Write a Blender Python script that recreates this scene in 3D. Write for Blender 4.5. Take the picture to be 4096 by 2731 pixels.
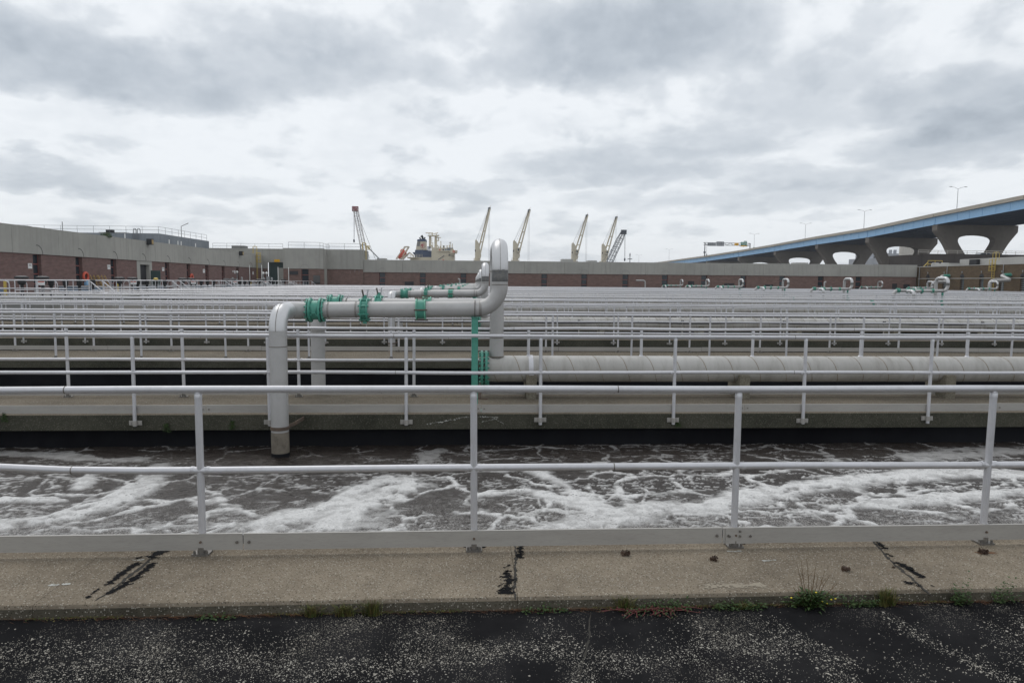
import bpy, math, random
import numpy as np
from mathutils import Vector, Matrix

for _o in list(bpy.data.objects):
    bpy.data.objects.remove(_o, do_unlink=True)
SC = bpy.context.scene
COL = SC.collection
random.seed(7)
R_ = random.Random(11)

# ------------------------------------------------------------------ camera
F_PX, CAM_H = 2731.0, 1.8
PSI, THETA, ROLL = 0.056457, 0.087020, 0.0081
def _basis():
    r = Vector((math.cos(PSI), -math.sin(PSI), 0)); h = Vector((math.sin(PSI), math.cos(PSI), 0))
    f = h * math.cos(THETA) - Vector((0, 0, 1)) * math.sin(THETA)
    u = r.cross(f)
    return r * math.cos(ROLL) + u * math.sin(ROLL), u * math.cos(ROLL) - r * math.sin(ROLL), f
CR, CU, CF = _basis()
cam_d = bpy.data.cameras.new("camera"); cam = bpy.data.objects.new("camera", cam_d); COL.objects.link(cam)
cam_d.sensor_width = 36.0; cam_d.lens = 36.0 * F_PX / 4096.0
cam_d.clip_start = 0.05; cam_d.clip_end = 6000
cam.matrix_world = Matrix(((CR.x, CU.x, -CF.x, 0), (CR.y, CU.y, -CF.y, 0), (CR.z, CU.z, -CF.z, CAM_H), (0, 0, 0, 1)))
SC.camera = cam
SC.view_settings.view_transform = 'Standard'; SC.view_settings.look = 'None'
SC.view_settings.exposure = EXPOSURE = 0.0
SC.view_settings.gamma = 1.0; SC.view_settings.use_curve_mapping = False
SC.cycles.max_bounces = 6; SC.cycles.diffuse_bounces = 3; SC.cycles.glossy_bounces = 3

def at(px, py, Y=None, Z=None, X=None):
    """survey reading: a sight line of the photograph met with a known depth, height or side plane"""
    d = CF + CR * ((px - 2048) / F_PX) - CU * ((py - 1365.5) / F_PX)
    t = Y / d.y if Y is not None else (X / d.x if X is not None else (Z - CAM_H) / d.z)
    return d * t + Vector((0, 0, CAM_H))

# ------------------------------------------------------------------ node helpers
class G:
    def __init__(s, tree):
        s.t = tree; s.n = tree.nodes; s.l = tree.links
    def new(s, typ, **kw):
        n = s.n.new(typ)
        for k, v in kw.items(): setattr(n, k, v)
        return n
    def put(s, sock, v):
        if hasattr(v, 'is_output') or isinstance(v, bpy.types.NodeSocket): s.l.new(v, sock)
        elif v is not None: sock.default_value = v
    def m(s, op, a, b=None, c=None, clamp=False):
        n = s.new('ShaderNodeMath', operation=op, use_clamp=clamp)
        for i, v in enumerate((a, b, c)):
            if v is not None: s.put(n.inputs[i], v)
        return n.outputs[0]
    def mix(s, f, a, b, blend='MIX'):
        n = s.new('ShaderNodeMix', data_type='RGBA', blend_type=blend)
        s.put(n.inputs[0], f); s.put(n.inputs[6], a); s.put(n.inputs[7], b)
        return n.outputs[2]
    def noise(s, vec, scale, detail=4, rough=.55, dist=0, dim='3D'):
        n = s.new('ShaderNodeTexNoise', noise_dimensions=dim)
        s.put(n.inputs['Vector'], vec); n.inputs['Scale'].default_value = scale
        n.inputs['Detail'].default_value = detail; n.inputs['Roughness'].default_value = rough
        n.inputs['Distortion'].default_value = dist
        return n.outputs['Fac']
    def vor(s, vec, scale, feature='F1', out='Distance', rnd=1.0):
        n = s.new('ShaderNodeTexVoronoi', feature=feature)
        s.put(n.inputs['Vector'], vec); n.inputs['Scale'].default_value = scale
        n.inputs['Randomness'].default_value = rnd
        return n.outputs[out]
    def ramp(s, f, lo, hi, smooth=True):
        n = s.new('ShaderNodeMapRange', interpolation_type='SMOOTHSTEP' if smooth else 'LINEAR')
        s.put(n.inputs[0], f); n.inputs[1].default_value = lo; n.inputs[2].default_value = hi
        return n.outputs[0]
    def map(s, vec, scale=(1, 1, 1), loc=(0, 0, 0)):
        n = s.new('ShaderNodeMapping'); s.put(n.inputs[0], vec)
        n.inputs['Location'].default_value = loc; n.inputs['Scale'].default_value = scale
        return n.outputs[0]

def c4(c): return (c[0], c[1], c[2], 1.0)

# ------------------------------------------------------------------ world: overcast sky
W = bpy.data.worlds.new("World"); SC.world = W; W.use_nodes = True
g = G(W.node_tree); g.n.clear()
SUN_EL, SUN_ROT = math.radians(54), math.radians(-30)
sky = g.new('ShaderNodeTexSky', sky_type='NISHITA'); sky.sun_disc = False
sky.sun_elevation = SUN_EL; sky.sun_rotation = SUN_ROT; sky.altitude = 100
bg1 = g.new('ShaderNodeBackground'); g.l.new(sky.outputs[0], bg1.inputs[0]); bg1.inputs[1].default_value = 0.10
tc = g.new('ShaderNodeTexCoord'); sep = g.new('ShaderNodeSeparateXYZ'); g.l.new(tc.outputs['Generated'], sep.inputs[0])
dx, dy, dz = sep.outputs
az = g.m('ARCTAN2', dx, dy); el = g.m('ARCSINE', dz)
cmb = g.new('ShaderNodeCombineXYZ')                   # cloud rows crowd together towards the horizon
g.put(cmb.inputs[0], g.m('MULTIPLY', az, 5.2)); g.put(cmb.inputs[1], g.m('MULTIPLY', g.m('LOGARITHM', g.m('ADD', g.m('MAXIMUM', el, 0.0), 0.10), 2.71828), 3.3))
g.put(cmb.inputs[2], g.m('MULTIPLY', g.m('COSINE', az), 2.0))
pv = cmb.outputs[0]
n_big = g.noise(g.map(pv, (1, 1, 1), (3.1, 1.7, 0)), 0.7, 5, .5, .1)
n_mid = g.noise(g.map(pv, (1, .85, 1), (7.3, 2.2, 0)), 1.9, 7, .52, .15)
n_fine = g.noise(g.map(pv, (1, .95, 1), (1.3, 9.2, 0)), 5.2, 6, .55, .1)
warp = g.m('MULTIPLY', g.m('SUBTRACT', g.noise(g.map(pv, (1, 1, 1), (11, 3, 0)), 1.2, 6, .55), .5), .20)
warp2 = g.m('MULTIPLY', g.m('SUBTRACT', g.noise(g.map(pv, (1, 1, 1), (4, 15, 6)), 1.5, 6, .55), .5), .10)
azw = g.m('ADD', az, warp); elw = g.m('ADD', el, warp2)
BLOBS = [  # azimuth, elevation, half width, half height, strength: the dark-bellied clouds over the plant
    (-0.514, 0.249, 0.230, 0.037, 0.62),
    (-0.222, 0.297, 0.142, 0.042, 0.45),
    (0.219, 0.329, 0.156, 0.058, 0.72),
    (0.036, 0.285, 0.092, 0.022, 0.25),
    (0.458, 0.257, 0.107, 0.050, 0.28),
    (0.633, 0.217, 0.096, 0.033, 0.5),
    (0.628, 0.173, 0.107, 0.028, 0.5),
    (0.222, 0.165, 0.149, 0.022, 0.32),
    (0.334, 0.194, 0.101, 0.025, 0.34),
    (-0.547, 0.124, 0.064, 0.015, 0.4),
    (-0.017, 0.120, 0.069, 0.016, 0.32),
    (0.370, 0.114, 0.198, 0.021, 0.28),
    (0.463, 0.143, 0.107, 0.017, 0.3),
    (-0.338, 0.118, 0.124, 0.015, 0.25),
]
acc = None
for a0, e0, wa, we, st in BLOBS:
    q = g.m('ADD', g.m('POWER', g.m('DIVIDE', g.m('SUBTRACT', azw, a0), wa), 2.0), g.m('POWER', g.m('DIVIDE', g.m('SUBTRACT', elw, e0), we), 2.0))
    v = g.m('MULTIPLY', g.ramp(g.m('ADD', q, g.m('MULTIPLY', g.m('SUBTRACT', n_mid, .5), 2.4)), 2.0, -.1), st)
    acc = v if acc is None else g.m('ADD', acc, v)
base = g.m('MULTIPLY', g.ramp(n_big, .42, .70), .10)
midv = g.m('MULTIPLY', g.ramp(n_mid, .49, .63), .22)
finv = g.m('MULTIPLY', g.m('SUBTRACT', n_fine, .52), .25)
dark = g.m('ADD', g.m('ADD', g.m('MULTIPLY', acc, g.m('ADD', .75, g.m('MULTIPLY', n_fine, .5))), base), g.m('ADD', midv, finv), clamp=True)
cr = g.new('ShaderNodeValToRGB'); g.l.new(dark, cr.inputs[0]); e = cr.color_ramp.elements
e[0].position = 0.0; e[0].color = (0.915, 0.95, 0.985, 1); e[1].position = 1.0; e[1].color = (0.405, 0.455, 0.515, 1)
k = e.new(.27); k.color = (0.705, 0.75, 0.80, 1); k = e.new(.66); k.color = (0.53, 0.582, 0.642, 1)
below = g.ramp(dz, -0.06, 0.0)
ccol = g.mix(below, (0.30, 0.30, 0.30, 1), cr.outputs[0])
bg2 = g.new('ShaderNodeBackground'); g.l.new(ccol, bg2.inputs[0]); bg2.inputs[1].default_value = 1.0
ms = g.new('ShaderNodeMixShader'); ms.inputs[0].default_value = 0.95
g.l.new(bg1.outputs[0], ms.inputs[1]); g.l.new(bg2.outputs[0], ms.inputs[2])
wo = g.new('ShaderNodeOutputWorld'); g.l.new(ms.outputs[0], wo.inputs[0])

sd = bpy.data.lights.new("sun", 'SUN'); sd.energy = 0.9; sd.angle = math.radians(35); sd.color = (1, .97, .93)
so = bpy.data.objects.new("sun", sd); COL.objects.link(so)
_sdir = Vector((math.sin(SUN_ROT) * math.cos(SUN_EL), math.cos(SUN_ROT) * math.cos(SUN_EL), math.sin(SUN_EL)))
so.rotation_euler = _sdir.to_track_quat('Z', 'Y').to_euler()

# ------------------------------------------------------------------ materials
MAT = {}
def base_mat(name, rough=.6, metal=0.0, spec=.5):
    m = bpy.data.materials.new(name); m.use_nodes = True
    g = G(m.node_tree); b = g.n['Principled BSDF']
    b.inputs['Roughness'].default_value = rough; b.inputs['Metallic'].default_value = metal
    b.inputs['Specular IOR Level'].default_value = spec
    MAT[name] = m
    return m, g, b
def bump(g, b, h, strength=.3, dist=.01):
    n = g.new('ShaderNodeBump'); n.inputs['Strength'].default_value = strength; n.inputs['Distance'].default_value = dist
    g.put(n.inputs['Height'], h); g.l.new(n.outputs[0], b.inputs['Normal'])
def worn(name, col, col2, rough=.5, metal=0.0, s1=1.2, s2=14, amt=.6, bmp=0.0, spec=.5, stretch=(1, 1, 1), rvar=.12):
    m, g, b = base_mat(name, rough, metal, spec)
    v = g.map(g.new('ShaderNodeTexCoord').outputs['Object'], stretch)
    a = g.noise(v, s1, 6, .6); c = g.noise(v, s2, 5, .65)
    f = g.m('MULTIPLY', g.m('ADD', g.ramp(a, .35, .7), g.ramp(c, .45, .75)), amt * .6, clamp=True)
    g.put(b.inputs['Base Color'], g.mix(f, c4(col), c4(col2)))
    g.put(b.inputs['Roughness'], g.m('ADD', rough - rvar * .5, g.m('MULTIPLY', c, rvar)))
    if bmp: bump(g, b, c, bmp, .005)
    return m
def flat(name, col, rough=.6, metal=0.0):
    return worn(name, col, tuple(x * .78 for x in col), rough, metal, 2.0, 25, .5)
worn('rail_metal', (.59, .59, .615), (.47, .465, .475), .46, .45, 1.6, 22, .7)
worn('toe_metal', (.37, .355, .33), (.28, .265, .245), .5, .1, 1.1, 22, .8, stretch=(1, 6, 6))
worn('pipe_steel', (.43, .425, .42), (.31, .30, .29), .48, .25, 1.0, 7, .45)
worn('elbow_steel', (.58, .58, .585), (.48, .48, .49), .36, .5, 1.4, 9, .5)
worn('band_dark', (.12, .125, .13), (.22, .21, .19), .45, .5, 5, 40, .9)
worn('stain_end', (.20, .175, .14), (.10, .085, .068), .7, .0, 9, 16, .9)
worn('weld', (.20, .18, .155), (.10, .09, .075), .6, .2, 9, 60, .8)
worn('header_paint', (.45, .44, .42), (.29, .275, .25), .5, .0, 2.2, 9, .85, stretch=(1, .25, .25))
worn('seam_rust', (.30, .25, .18), (.16, .13, .10), .7, .0, 4, 40, .9)
worn('teal_paint', (.075, .315, .24), (.045, .19, .145), .42, .0, 3, 25, .7)
worn('teal_pale', (.19, .50, .37), (.10, .33, .22), .5, .0, 5, 40, .8)
worn('rust_steel', (.10, .075, .06), (.18, .13, .09), .75, .2, 6, 50, .9)
worn('bolt_steel', (.16, .15, .14), (.26, .24, .21), .5, .6, 20, 90, .8)
flat('black_iron', (.018, .019, .022), .5, .2)
flat('black_rubber', (.015, .016, .022), .6)
flat('yellow_paint', (.52, .38, .08), .5)
flat('orange_red', (.62, .10, .055), .5)
flat('ship_cream', (.60, .54, .42), .6)
flat('ship_navy', (.035, .06, .12), .55)
flat('ship_white', (.72, .72, .70), .5)
flat('ship_red', (.42, .04, .07), .5)
flat('dark_glass', (.02, .03, .045), .12)
flat('window_glass', (.022, .032, .042), .15)
flat('mullion_red', (.20, .06, .05), .6)
flat('louver_dark', (.03, .03, .035), .6)
flat('door_green', (.05, .085, .085), .5)
flat('crane_red', (.26, .10, .11), .6)
flat('crane_white', (.55, .52, .50), .6)
flat('crane_dark', (.09, .10, .12), .6)
flat('wire_grey', (.17, .178, .19), .5, .3)
flat('galv', (.36, .37, .38), .5, .5)
flat('dark_rail', (.06, .062, .066), .6)
flat('sign_green', (.0, .18, .12), .5)
flat('sign_yellow', (.80, .42, .01), .5)
flat('sign_white', (.74, .74, .74), .5)
flat('sign_back', (.30, .31, .33), .5, .4)
flat('print_black', (.02, .02, .02), .7)
flat('print_white', (.8, .8, .8), .7)
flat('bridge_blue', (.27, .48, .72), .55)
flat('bridge_shaded', (.03, .065, .14), .7)  # girder blue darkened: shade under the deck put into the colour
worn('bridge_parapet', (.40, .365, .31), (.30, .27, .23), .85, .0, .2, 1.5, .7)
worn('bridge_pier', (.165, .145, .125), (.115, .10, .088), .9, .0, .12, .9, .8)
flat('pallet_wood', (.42, .29, .13), .8)
flat('lamp_white', (.80, .80, .78), .4)
worn('silo_white', (.52, .49, .44), (.40, .37, .33), .85, .0, .05, .4, .7)
worn('elevator_grey', (.40, .41, .43), (.24, .26, .30), .85, .0, .12, .6, .9, stretch=(1, 1, .3))
flat('blue_gear', (.16, .22, .30), .6)

def concrete(name, col, col2, scale=1.0, speck=True, streak=False, bmp=.35, lt_amt=.75):
    m, g, b = base_mat(name, .95, 0, .08)
    v = g.new('ShaderNodeTexCoord').outputs['Object']
    big = g.noise(v, .55 * scale, 7, .6); mid = g.noise(v, 5 * scale, 6, .65)
    base = g.mix(g.ramp(g.m('ADD', g.m('MULTIPLY', big, .7), g.m('MULTIPLY', mid, .3)), .36, .66), c4(col), c4(col2))
    h = mid
    if speck:
        cellc = g.new('ShaderNodeTexVoronoi'); g.put(cellc.inputs['Vector'], v); cellc.inputs['Scale'].default_value = 105 * scale
        s3 = g.new('ShaderNodeSeparateColor'); g.l.new(cellc.outputs['Color'], s3.inputs[0])
        d = cellc.outputs['Distance']
        inside = g.ramp(d, .52, .34)
        lt = g.m('MULTIPLY', inside, g.ramp(s3.outputs[0], .80, .86))
        dk = g.m('MULTIPLY', inside, g.ramp(s3.outputs[1], .60, .68))
        base = g.mix(g.m('MULTIPLY', dk, .72), base, (.035, .028, .02, 1))
        base = g.mix(g.m('MULTIPLY', lt, lt_amt), base, (.46, .43, .37, 1))
        grain = g.noise(v, 240 * scale, 3, .7)
        base = g.mix(g.m('MULTIPLY', g.ramp(grain, .40, .72), .45), base, tuple(x * .52 for x in col) + (1,))
        h = g.m('ADD', g.m('MULTIPLY', inside, .6), grain)
    if streak:
        st = g.noise(g.map(v, (2.6, 2.6, .16)), 1.0, 6, .65)
        base = g.mix(g.m('MULTIPLY', g.ramp(st, .45, .72), .38), base, tuple(x * .62 for x in col) + (1,))
    g.put(b.inputs['Base Color'], base)
    bump(g, b, h, bmp, .004 if speck else .01)
    return m
concrete('deck_concrete', (.268, .226, .172), (.160, .134, .103))
concrete('deck_dark', (.185, .158, .122), (.115, .10, .078))  # darker deck concrete for the walkways past the first
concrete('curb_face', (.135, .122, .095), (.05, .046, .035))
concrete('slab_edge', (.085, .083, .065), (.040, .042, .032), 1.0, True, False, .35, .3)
concrete('block_concrete', (.24, .22, .17), (.17, .155, .125), 1.0)
concrete('wall_wet_shaded', (.016, .017, .020), (.008, .008, .010), .6, False)  # wet concrete, with the shade under the slabs put into its near-black
concrete('precast', (.40, .39, .36), (.33, .325, .30), .25, False, True, .1)
concrete('precast_blue', (.27, .29, .31), (.20, .22, .245), .25, False, True, .1)
concrete('cap_pale', (.46, .455, .43), (.38, .37, .35), .5, False, False, .1)
concrete('plain_grey', (.25, .25, .24), (.18, .18, .175), .2, False, False, .1)
concrete('ground_mat', (.18, .17, .15), (.10, .10, .09), .02, False)
concrete('ramp_dark', (.075, .066, .062), (.05, .045, .043), .1, False, True)

def brick(name, cols, zdrip=None, axis='x'):
    m, g, b = base_mat(name, .9, 0, .2)
    v = g.new('ShaderNodeTexCoord').outputs['Object']
    sp = g.new('ShaderNodeSeparateXYZ'); g.l.new(v, sp.inputs[0])
    cb = g.new('ShaderNodeCombineXYZ')
    g.put(cb.inputs[0], sp.outputs[0] if axis == 'x' else sp.outputs[1]); g.put(cb.inputs[1], sp.outputs[2])
    t = g.new('ShaderNodeTexBrick'); g.l.new(cb.outputs[0], t.inputs['Vector'])
    t.inputs['Scale'].default_value = 1.0; t.inputs['Brick Width'].default_value = .30; t.inputs['Row Height'].default_value = .10
    t.inputs['Mortar Size'].default_value = .010; t.inputs['Bias'].default_value = -.1
    t.inputs['Color1'].default_value = c4(cols[0]); t.inputs['Color2'].default_value = c4(cols[1]); t.inputs['Mortar'].default_value = c4(cols[2])
    n1 = g.noise(g.map(cb.outputs[0], (1.2, 4.0, 1)), 1.0, 5, .7)
    base = g.mix(g.m('MULTIPLY', g.ramp(n1, .38, .72), .7), t.outputs['Color'], c4(cols[3]))
    if zdrip is not None:
        d1 = g.noise(g.map(cb.outputs[0], (3.0, .35, 1)), 1.0, 3, .6)
        nearz = g.ramp(sp.outputs[2], zdrip - .55, zdrip)
        base = g.mix(g.m('MULTIPLY', g.m('MULTIPLY', g.ramp(d1, .62, .72), nearz), .55), base, (.42, .41, .42, 1))
    g.put(b.inputs['Base Color'], base)
    bump(g, b, t.outputs['Fac'], -.3, .01)
    return m
brick('brick_red', ((.225, .132, .112), (.165, .102, .09), (.20, .175, .155), (.11, .075, .066)), 3.12)
brick('brick_red_side', ((.215, .122, .112), (.16, .095, .09), (.20, .175, .155), (.11, .072, .066)), None, 'y')
brick('brick_brown', ((.150, .105, .062), (.110, .078, .048), (.13, .11, .085), (.085, .058, .038)), None, 'y')

# asphalt: black binder with worn patches where pale aggregate shows
m, g, b = base_mat('asphalt', 1.0, 0, .06)
v = g.new('ShaderNodeTexCoord').outputs['Object']
wear = g.m('ADD', g.m('MULTIPLY', g.noise(v, 1.1, 5, .6, .6), .75), g.m('MULTIPLY', g.noise(v, 4.5, 4, .6), .35))
def chips(scale, lo, hi):
    t = g.new('ShaderNodeTexVoronoi'); g.put(t.inputs['Vector'], v); t.inputs['Scale'].default_value = scale
    s = g.new('ShaderNodeSeparateColor'); g.l.new(t.outputs['Color'], s.inputs[0])
    thr = g.m('MULTIPLY', g.ramp(wear, lo, hi), 1.0)
    on = g.m('GREATER_THAN', thr, g.m('ADD', g.m('MULTIPLY', s.outputs[0], .95), .10))
    return g.m('MULTIPLY', g.m('MULTIPLY', g.ramp(t.outputs['Distance'], .46, .36), on), g.m('ADD', .45, g.m('MULTIPLY', s.outputs[1], .55)))
c1 = chips(95, .50, .95); c2 = chips(190, .40, .90)
spk = g.m('MAXIMUM', c1, g.m('MULTIPLY', c2, .8))
tone = g.noise(v, 2.3, 6, .6)
base = g.mix(g.ramp(tone, .35, .7), (.0095, .0095, .0105, 1), (.020, .0195, .0205, 1))
g.put(b.inputs['Base Color'], g.mix(spk, base, (.33, .305, .26, 1)))
gr = g.noise(v, 260, 3, .7)
bump(g, b, g.m('ADD', gr, g.m('MULTIPLY', spk, .8)), .6, .004)

# liquid of the aeration basins; foam comes with the mesh (attribute) and a fine lace of bubbles
def liquid(name, use_attr):
    m, g, b = base_mat(name, .3, 0, .28)
    v = g.new('ShaderNodeTexCoord').outputs['Object']
    if use_attr:
        a = g.new('ShaderNodeAttribute'); a.attribute_name = 'foam'; foam = a.outputs['Fac']
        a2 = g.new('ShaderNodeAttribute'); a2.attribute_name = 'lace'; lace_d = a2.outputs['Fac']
    else:
        w1 = g.noise(g.map(v, (.8, 1.6, 1)), 1.1, 5, .6, 1.5)
        foam = g.m('MULTIPLY', g.ramp(g.m('ABSOLUTE', g.m('SUBTRACT', w1, .56)), .022, .004), .55); lace_d = .12
    vv = g.new('ShaderNodeVectorMath', operation='ADD'); g.put(vv.inputs[0], g.map(v, (1, 1.15, 1)))
    nw = g.new('ShaderNodeTexNoise'); g.put(nw.inputs['Vector'], v); nw.inputs['Scale'].default_value = 14; nw.inputs['Detail'].default_value = 3
    sc = g.new('ShaderNodeVectorMath', operation='SCALE'); g.l.new(nw.outputs['Color'], sc.inputs[0]); sc.inputs[3].default_value = .05
    g.l.new(sc.outputs[0], vv.inputs[1])
    e1 = g.vor(vv.outputs[0], 30, 'DISTANCE_TO_EDGE'); e2 = g.vor(vv.outputs[0], 70, 'DISTANCE_TO_EDGE')
    lace = g.m('MAXIMUM', g.ramp(e1, .11, .02), g.m('MULTIPLY', g.ramp(e2, .16, .03), .7))
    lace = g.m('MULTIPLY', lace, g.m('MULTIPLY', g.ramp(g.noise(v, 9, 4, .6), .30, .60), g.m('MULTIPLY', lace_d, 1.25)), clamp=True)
    liq = g.mix(g.noise(v, 6, 4, .6), (.020, .0155, .013, 1), (.042, .033, .028, 1))
    fb = g.noise(v, 45, 4, .7)
    fcol = g.mix(g.ramp(fb, .40, .70), (.78, .775, .765, 1), (.60, .595, .585, 1))
    holes = g.m('MAXIMUM', g.m('MULTIPLY', g.ramp(g.vor(v, 62), .34, .14), g.ramp(g.noise(v, 7, 3, .6), .46, .60)), g.m('MULTIPLY', g.ramp(g.vor(v, 24), .36, .16), g.ramp(g.noise(v, 5, 3, .6), .52, .62)))
    ff = g.m('MULTIPLY', foam, g.m('SUBTRACT', 1.0, g.m('MULTIPLY', holes, .70)))
    base = g.mix(g.m('MULTIPLY', lace, .75), liq, (.46, .44, .42, 1))
    base = g.mix(ff, base, fcol)
    g.put(b.inputs['Base Color'], base)
    g.put(b.inputs['Roughness'], g.m('ADD', .16, g.m('MULTIPLY', g.m('MAXIMUM', ff, g.m('MULTIPLY', lace, .6)), .7)))
    rip = g.m('ADD', g.noise(g.map(v, (1, 1.4, 1)), 11, 5, .6, .4), g.m('MULTIPLY', g.noise(v, 42, 4, .6), .45))
    bump(g, b, g.m('ADD', rip, g.m('ADD', g.m('MULTIPLY', lace, .25), g.m('MULTIPLY', fb, g.m('MULTIPLY', ff, .35)))), .8, .03)
    return m
liquid('basin_liquid', True); liquid('basin_liquid_far', False)

def leafmat(name, c1, c2):
    m, g, b = base_mat(name, .6, 0, .3)
    v = g.new('ShaderNodeTexCoord').outputs['Object']
    oi = g.noise(v, 30, 3, .6)
    g.put(b.inputs['Base Color'], g.mix(g.ramp(oi, .35, .68), c4(c1), c4(c2)))
    return m
leafmat('grass_green', (.06, .085, .02), (.14, .12, .04))
leafmat('leaf_green', (.028, .058, .016), (.055, .09, .025))
leafmat('dry_stalk', (.16, .10, .05), (.09, .06, .035))
leafmat('red_stem', (.15, .04, .04), (.09, .035, .03))
leafmat('needle_brown', (.20, .09, .04), (.11, .055, .03))
leafmat('flower_yellow', (.75, .60, .05), (.65, .50, .04))
leafmat('cone_brown', (.075, .045, .028), (.035, .02, .014))
worn('tar', (.006, .006, .007), (.014, .014, .015), .9, 0, 8, 90, .8, .3, spec=.08)
worn('scuff', (.30, .265, .21), (.22, .19, .15), .95, 0, 12, 70, .9, spec=.1)
flat('crack_dark', (.03, .027, .022), .95)
worn('lichen_white', (.45, .45, .42), (.33, .33, .30), .9, 0, 20, 80, .8)
worn('chip_pale', (.40, .375, .325), (.24, .22, .185), .8, 0, 40, 160, .9)

HAZE_DENSITY = 0.00020

# ------------------------------------------------------------------ mesh builder
class MB:
    def __init__(s): s.v = []; s.f = []
    def add(s, vs, fs):
        o = len(s.v); s.v += [tuple(p) for p in vs]; s.f += [tuple(i + o for i in f) for f in fs]; return s
    def box(s, x0, x1, y0, y1, z0, z1):
        return s.add([(x0, y0, z0), (x1, y0, z0), (x1, y1, z0), (x0, y1, z0), (x0, y0, z1), (x1, y0, z1), (x1, y1, z1), (x0, y1, z1)],
                     [(3, 2, 1, 0), (4, 5, 6, 7), (0, 1, 5, 4), (1, 2, 6, 5), (2, 3, 7, 6), (3, 0, 4, 7)])
    def tube(s, pts, r, n=12, caps=True, closed=False):
        pts = [Vector(p) for p in pts]; m = len(pts)
        rs = r if isinstance(r, (list, tuple)) else [r] * m
        tg = []
        for i in range(m):
            a = pts[i - 1] if (i > 0 or closed) else pts[i]; c = pts[(i + 1) % m] if (i < m - 1 or closed) else pts[i]
            t = c - a; tg.append(t.normalized() if t.length > 1e-9 else Vector((0, 0, 1)))
        up = Vector((0, 0, 1)) if abs(tg[0].z) < .9 else Vector((1, 0, 0))
        nv = (up - tg[0] * up.dot(tg[0])).normalized(); vs = []
        for i in range(m):
            nv = nv - tg[i] * nv.dot(tg[i]); nv.normalize(); bv = tg[i].cross(nv)
            for j in range(n):
                a = 2 * math.pi * j / n
                vs.append(pts[i] + (nv * math.cos(a) + bv * math.sin(a)) * rs[i])
        fs = []
        for i in range(m if closed else m - 1):
            i2 = (i + 1) % m
            for j in range(n):
                fs.append((i * n + j, i * n + (j + 1) % n, i2 * n + (j + 1) % n, i2 * n + j))
        if caps and not closed:
            fs.append(tuple(reversed(range(n)))); fs.append(tuple((m - 1) * n + j for j in range(n)))
        return s.add(vs, fs)
    def cyl(s, p0, p1, r, r1=None, n=12): return s.tube([p0, p1], [r, r if r1 is None else r1], n)
    def bar(s, p0, p1, w, h=None):
        h = w if h is None else h
        p0 = Vector(p0); p1 = Vector(p1); t = (p1 - p0).normalized()
        up = Vector((0, 0, 1)) if abs(t.z) < .95 else Vector((0, 1, 0))
        a = t.cross(up).normalized() * w / 2; c = a.cross(t).normalized() * h / 2
        vs = [p0 - a - c, p0 + a - c, p0 + a + c, p0 - a + c, p1 - a - c, p1 + a - c, p1 + a + c, p1 - a + c]
        return s.add(vs, [(3, 2, 1, 0), (4, 5, 6, 7), (0, 1, 5, 4), (1, 2, 6, 5), (2, 3, 7, 6), (3, 0, 4, 7)])
    def sph(s, c, r, n=12, m=8, sc=(1, 1, 1)):
        vs = []; fs = []
        for i in range(m + 1):
            t = math.pi * i / m
            for j in range(n):
                a = 2 * math.pi * j / n
                vs.append((c[0] + r * sc[0] * math.sin(t) * math.cos(a), c[1] + r * sc[1] * math.sin(t) * math.sin(a), c[2] + r * sc[2] * math.cos(t)))
        for i in range(m):
            for j in range(n): fs.append((i * n + j, (i + 1) * n + j, (i + 1) * n + (j + 1) % n, i * n + (j + 1) % n))
        return s.add(vs, fs)
    def ring(s, c, axis, Rr, r, n=28, k=8):
        ax = Vector(axis).normalized(); u = Vector((0, 0, 1)) if abs(ax.z) < .9 else Vector((1, 0, 0))
        u = (u - ax * u.dot(ax)).normalized(); w = ax.cross(u)
        return s.tube([Vector(c) + (u * math.cos(2 * math.pi * i / n) + w * math.sin(2 * math.pi * i / n)) * Rr for i in range(n)], r, k, False, True)
    def prism(s, poly, a0, a1, axis='y'):
        """poly: (x,z) for axis y, (y,z) for axis x, (x,y) for axis z; extruded from a0 to a1"""
        n = len(poly)
        def P(p, a): return (p[0], a, p[1]) if axis == 'y' else ((a, p[0], p[1]) if axis == 'x' else (p[0], p[1], a))
        vs = [P(p, a0) for p in poly] + [P(p, a1) for p in poly]
        fs = [tuple(range(n)), tuple(reversed(range(n, 2 * n)))] + [(i, i + n, (i + 1) % n + n, (i + 1) % n) for i in range(n)]
        return s.add(vs, fs)
    def strip(s, outer, inner, a0, a1):
        """wall between two polylines of equal length in the x,z plane, a0..a1 deep along y"""
        n = len(outer); vs = []
        for a in (a0, a1):
            vs += [(p[0], a, p[1]) for p in outer] + [(p[0], a, p[1]) for p in inner]
        fs = []
        for i in range(n - 1):
            fs += [(i, i + 1, n + i + 1, n + i), (2 * n + i + 1, 2 * n + i, 3 * n + i, 3 * n + i + 1),
                   (i + 1, i, 2 * n + i, 2 * n + i + 1), (n + i, n + i + 1, 3 * n + i + 1, 3 * n + i)]
        fs += [(0, n, 3 * n, 2 * n), (n - 1, 3 * n - 1, 4 * n - 1, 2 * n - 1)]
        return s.add(vs, fs)
    def mesh(s, name, mat, smooth=True):
        me = bpy.data.meshes.new(name); me.from_pydata(s.v, [], s.f); me.update()
        import bmesh
        bm = bmesh.new(); bm.from_mesh(me); bmesh.ops.recalc_face_normals(bm, faces=bm.faces); bm.to_mesh(me); bm.free()
        me.materials.append(MAT[mat])
        if smooth:
            me.polygons.foreach_set('use_smooth', [True] * len(me.polygons)); me.set_sharp_from_angle(angle=math.radians(38))
        return me
    def build(s, name, mat, parent=None, smooth=True, kind=None, label=None):
        return put(name, s.mesh(name, mat, smooth), parent, kind=kind, label=label)

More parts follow.
